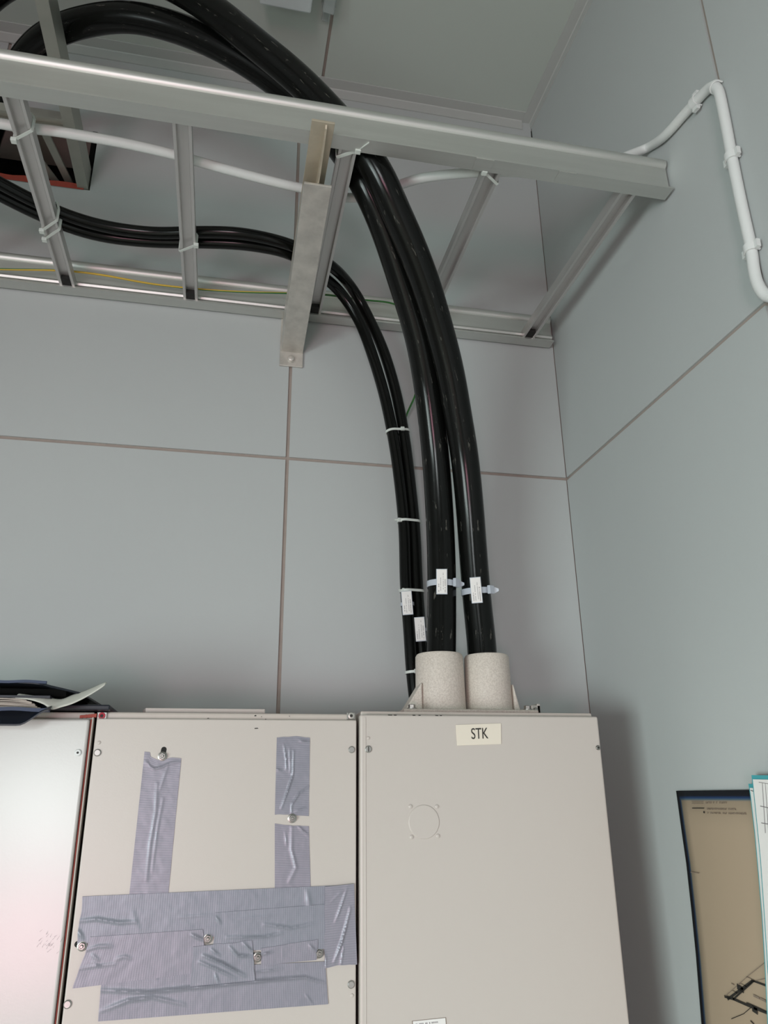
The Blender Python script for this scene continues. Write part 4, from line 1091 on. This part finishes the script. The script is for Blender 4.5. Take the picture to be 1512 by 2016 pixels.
# ------------------------------------------------------------------ floor plan drawing and teal sheets on the right wall
XP = XR - 0.002
ed = [atX(px, py, XP) for px, py in ((1332, 1557), (1342, 1630), (1352, 1700), (1362, 1790), (1371, 1880), (1382, 2016), (1392, 2140), (1400, 2240))]
top_r = atX(1478, 1554, XP); 
po = thing('wall_drawing', (XP, top_r.y, ed[-1].z), 'tan floor plan drawing with a dark blue rim on the right wall', 'drawing')
mb = MB(); mb.uv = []; nx = 10
WID = ed[0].y - (top_r.y - 0.10)
for j, e in enumerate(ed):
    for i in range(nx+1):
        u = i/nx; y = e.y - u*WID
        mb.v.append((XP - 0.0006 - 0.002*math.sin(u*math.pi), y, e.z + (top_r.z-ed[0].z)*u)); mb.uv.append((u*WID, ed[0].z - e.z))
S = nx+1
for j in range(len(ed)-1):
    for i in range(nx): mb.f.append((j*S+i, (j+1)*S+i, (j+1)*S+i+1, j*S+i+1))
sh = mb.build('sheet', 'poster', po, smooth=True)
so = sh.modifiers.new('thickness', 'SOLIDIFY'); so.thickness = 0.0006; so.offset = 0
def pline(mb, pts, w, dx=0.0042):
    P = [atX(px, py, XP-dx) for px, py in pts]
    for a, b in zip(P, P[1:]):
        d = (b-a).normalized(); nn = Vector((0, -d.z, d.y))*(w/2)
        mb.quadslab([a-nn-d*w*0.3, b-nn+d*w*0.3, b+nn+d*w*0.3, a+nn-d*w*0.3], (-0.0002, 0, 0))
mb = MB()
pline(mb, [(1363, 1591), (1386, 1591)], 0.0012)
for pts, w in ((((1433, 1967), (1480, 1932)), 0.0030), (((1480, 1930), (1512, 1942)), 0.0022), (((1427, 1962), (1444, 1967), (1485, 1985), (1530, 2002)), 0.0030), (((1444, 1967), (1484, 1931)), 0.0022), (((1470, 1974), (1512, 1993)), 0.0012),
               (((1440, 2006), (1464, 1996)), 0.0008), (((1464, 1996), (1478, 1984)), 0.0008), (((1478, 2010), (1484, 2016)), 0.0016)):
    pline(mb, pts, w)
pline(mb, [(1453, 1943), (1462, 1949)], 0.0065); pline(mb, [(1483, 1986), (1489, 1990)], 0.0075)
mb.build('plan_lines', 'ink', po)['kind'] = 'stuff'
mb = MB()
for pts, w in ((((1427, 1962), (1472, 1922), (1508, 1893)), 0.0009), (((1441, 1950), (1452, 1955)), 0.0008), (((1456, 1936), (1470, 1942)), 0.0008), (((1470, 1923), (1484, 1930)), 0.0008), (((1484, 1932), (1512, 1925)), 0.0007), (((1440, 1936), (1445, 1939)), 0.0012),
               (((1362, 1578), (1384, 1578)), 0.0008), (((1362, 1581.5), (1384, 1581.5)), 0.0008), (((1360, 1717), (1376, 1719)), 0.0012)):
    pline(mb, pts, w)
rnd = random.Random(5)
for y0, x0, x1, sl in ((1580, 1390, 1430, 0.0), (1592, 1392, 1448, 0.02), (1600, 1393, 1470, 0.02)):
    x = x0
    while x < x1:
        g = rnd.uniform(2.0, 3.6)
        if rnd.random() > 0.14:
            yy = y0 + (x-x0)*sl
            pline(mb, [(x, yy-1.6), (x+0.3, yy+1.6)], 0.0009)
            pline(mb, [(x, yy + rnd.choice((-1.4, 0, 1.4))), (x+g*0.6, yy + rnd.choice((-1.4, 0, 1.4)))], 0.0007)
        x += g
for x0, y0 in ((1484, 1960), (1490, 1963), (1497, 1966), (1503, 1969)):
    pline(mb, [(x0, y0), (x0+4, y0+2)], 0.0028)
mb.build('legend_print', 'inkg', po)['kind'] = 'stuff'
c = atX(1386, 1599, XP-0.0042); mb = MB(); mb.lathe(c, (-1, 0, 0), [(0.0016, 0), (0.0016, 0.0002)], 14); mb.build('legend_dot', 'ink', po)

def teal_sheet(xo, pts, wid, label, lines):
    P = [atX(px, py, xo) for px, py in pts]
    root = thing('plastic_folder', (xo, P[0].y-wid/2, P[-1].z), label, 'folder', 'teal edged folders')
    # backing
    n = len(P)
    mb = MB()
    for p in P: mb.v += [(xo, p.y, p.z), (xo-0.004, p.y-wid, p.z-0.004)]
    for i in range(n-1): mb.f.append((2*i, 2*i+2, 2*i+3, 2*i+1))
    o = mb.build('cover', 'teal', root); m = o.modifiers.new('t', 'SOLIDIFY'); m.thickness = 0.0010; m.offset = 0
    mb = MB(); ww = 0.0030
    for k, p in enumerate(P):
        zz = p.z - (0.0052 if k == 0 else 0)
        mb.v += [(xo-0.0014, p.y-ww, zz), (xo-0.0054, p.y-wid+0.003, zz-0.004)]
    for i in range(n-1): mb.f.append((2*i, 2*i+2, 2*i+3, 2*i+1))
    o = mb.build('paper', 'paper', root); m = o.modifiers.new('t', 'SOLIDIFY'); m.thickness = 0.0005; m.offset = 0
    mb = MB()
    for (a, b, w) in lines:
        A_ = atX(a[0], a[1], xo-0.0022); B_ = atX(b[0], b[1], xo-0.0026)
        d = (B_-A_).normalized(); nn = Vector((0, -d.z, d.y))*(w/2)
        mb.quadslab([A_-nn, B_-nn, B_+nn, A_+nn], (-0.0003, 0, 0))
    if lines: mb.build('table_lines', 'inkm', root)
    return root
teal_sheet(XR-0.010, [(1474, 1543), (1478, 1570), (1486, 1640), (1494, 1730), (1500, 1800), (1506, 1900), (1512, 2030), (1518, 2160)], 0.16, 'teal edged sheet pinned behind the other one on the right wall', [((1478, 1556), (1484, 1558), 0.0009)])
teal_sheet(XR-0.018, [(1480, 1526), (1484, 1560), (1490, 1620), (1497, 1690), (1504, 1790), (1511, 1900), (1520, 2030), (1528, 2160)], 0.16, 'teal edged sheet with a ruled table, frontmost on the right wall',
           [((1494, 1540), (1530, 1546), 0.0006), ((1497, 1587), (1530, 1594), 0.0009), ((1499, 1620), (1530, 1626), 0.0009), ((1501, 1541), (1507, 1640), 0.0006), ((1507, 1542), (1514, 1650), 0.0006)])

# ------------------------------------------------------------------ lamp at the ceiling (its near end is in view)
p0 = atZ(510, 12, ZC-0.050); p1 = atZ(612, 27, ZC-0.050)
lp = thing('ceiling_lamp', ((p0.x+p1.x)/2, p1.y-0.3, ZC), 'unlit ceiling lamp with a frosted white cover at the top edge', 'lamp')
mb = MB(); mb.box((p0.x+0.01, p1.y-0.62, ZC-0.022), (p1.x-0.01, p1.y-0.006, ZC)); mb.build('base', 'trim', lp, bevel=0.003)
mb = MB(); mb.box((p0.x, p1.y-0.63, ZC-0.052), (p1.x, p1.y, ZC-0.022)); mb.build('diffuser', 'acryl', lp, bevel=0.004)
c0 = atZ(632, 20, ZC-0.030); c1 = atZ(664, 20, ZC-0.030)
jb = thing('junction_box', ((c0.x+c1.x)/2, c1.y-0.05, ZC), 'clear plastic junction box on the ceiling next to the lamp', 'junction box')
mb = MB(); mb.prism([(c0.x, ZC), (c0.x+0.004, ZC-0.030), (c1.x-0.006, ZC-0.034), (c1.x, ZC)], 'y', c1.y-0.10, c1.y+0.012); mb.build('cover', 'clear2', jb, bevel=0.003)
mb = MB(); mb.box((c0.x+0.008, c1.y-0.09, ZC-0.020), (c1.x-0.010, c1.y-0.012, ZC-0.003)); mb.build('terminal_block', 'acryl', jb, bevel=0.002)
mb = MB(); mb.box((c0.x+0.006, c1.y+0.010, ZC-0.006), (c1.x-0.012, c1.y+0.050, ZC)); mb.build('mounting_tab', 'clear2', jb, bevel=0.002)
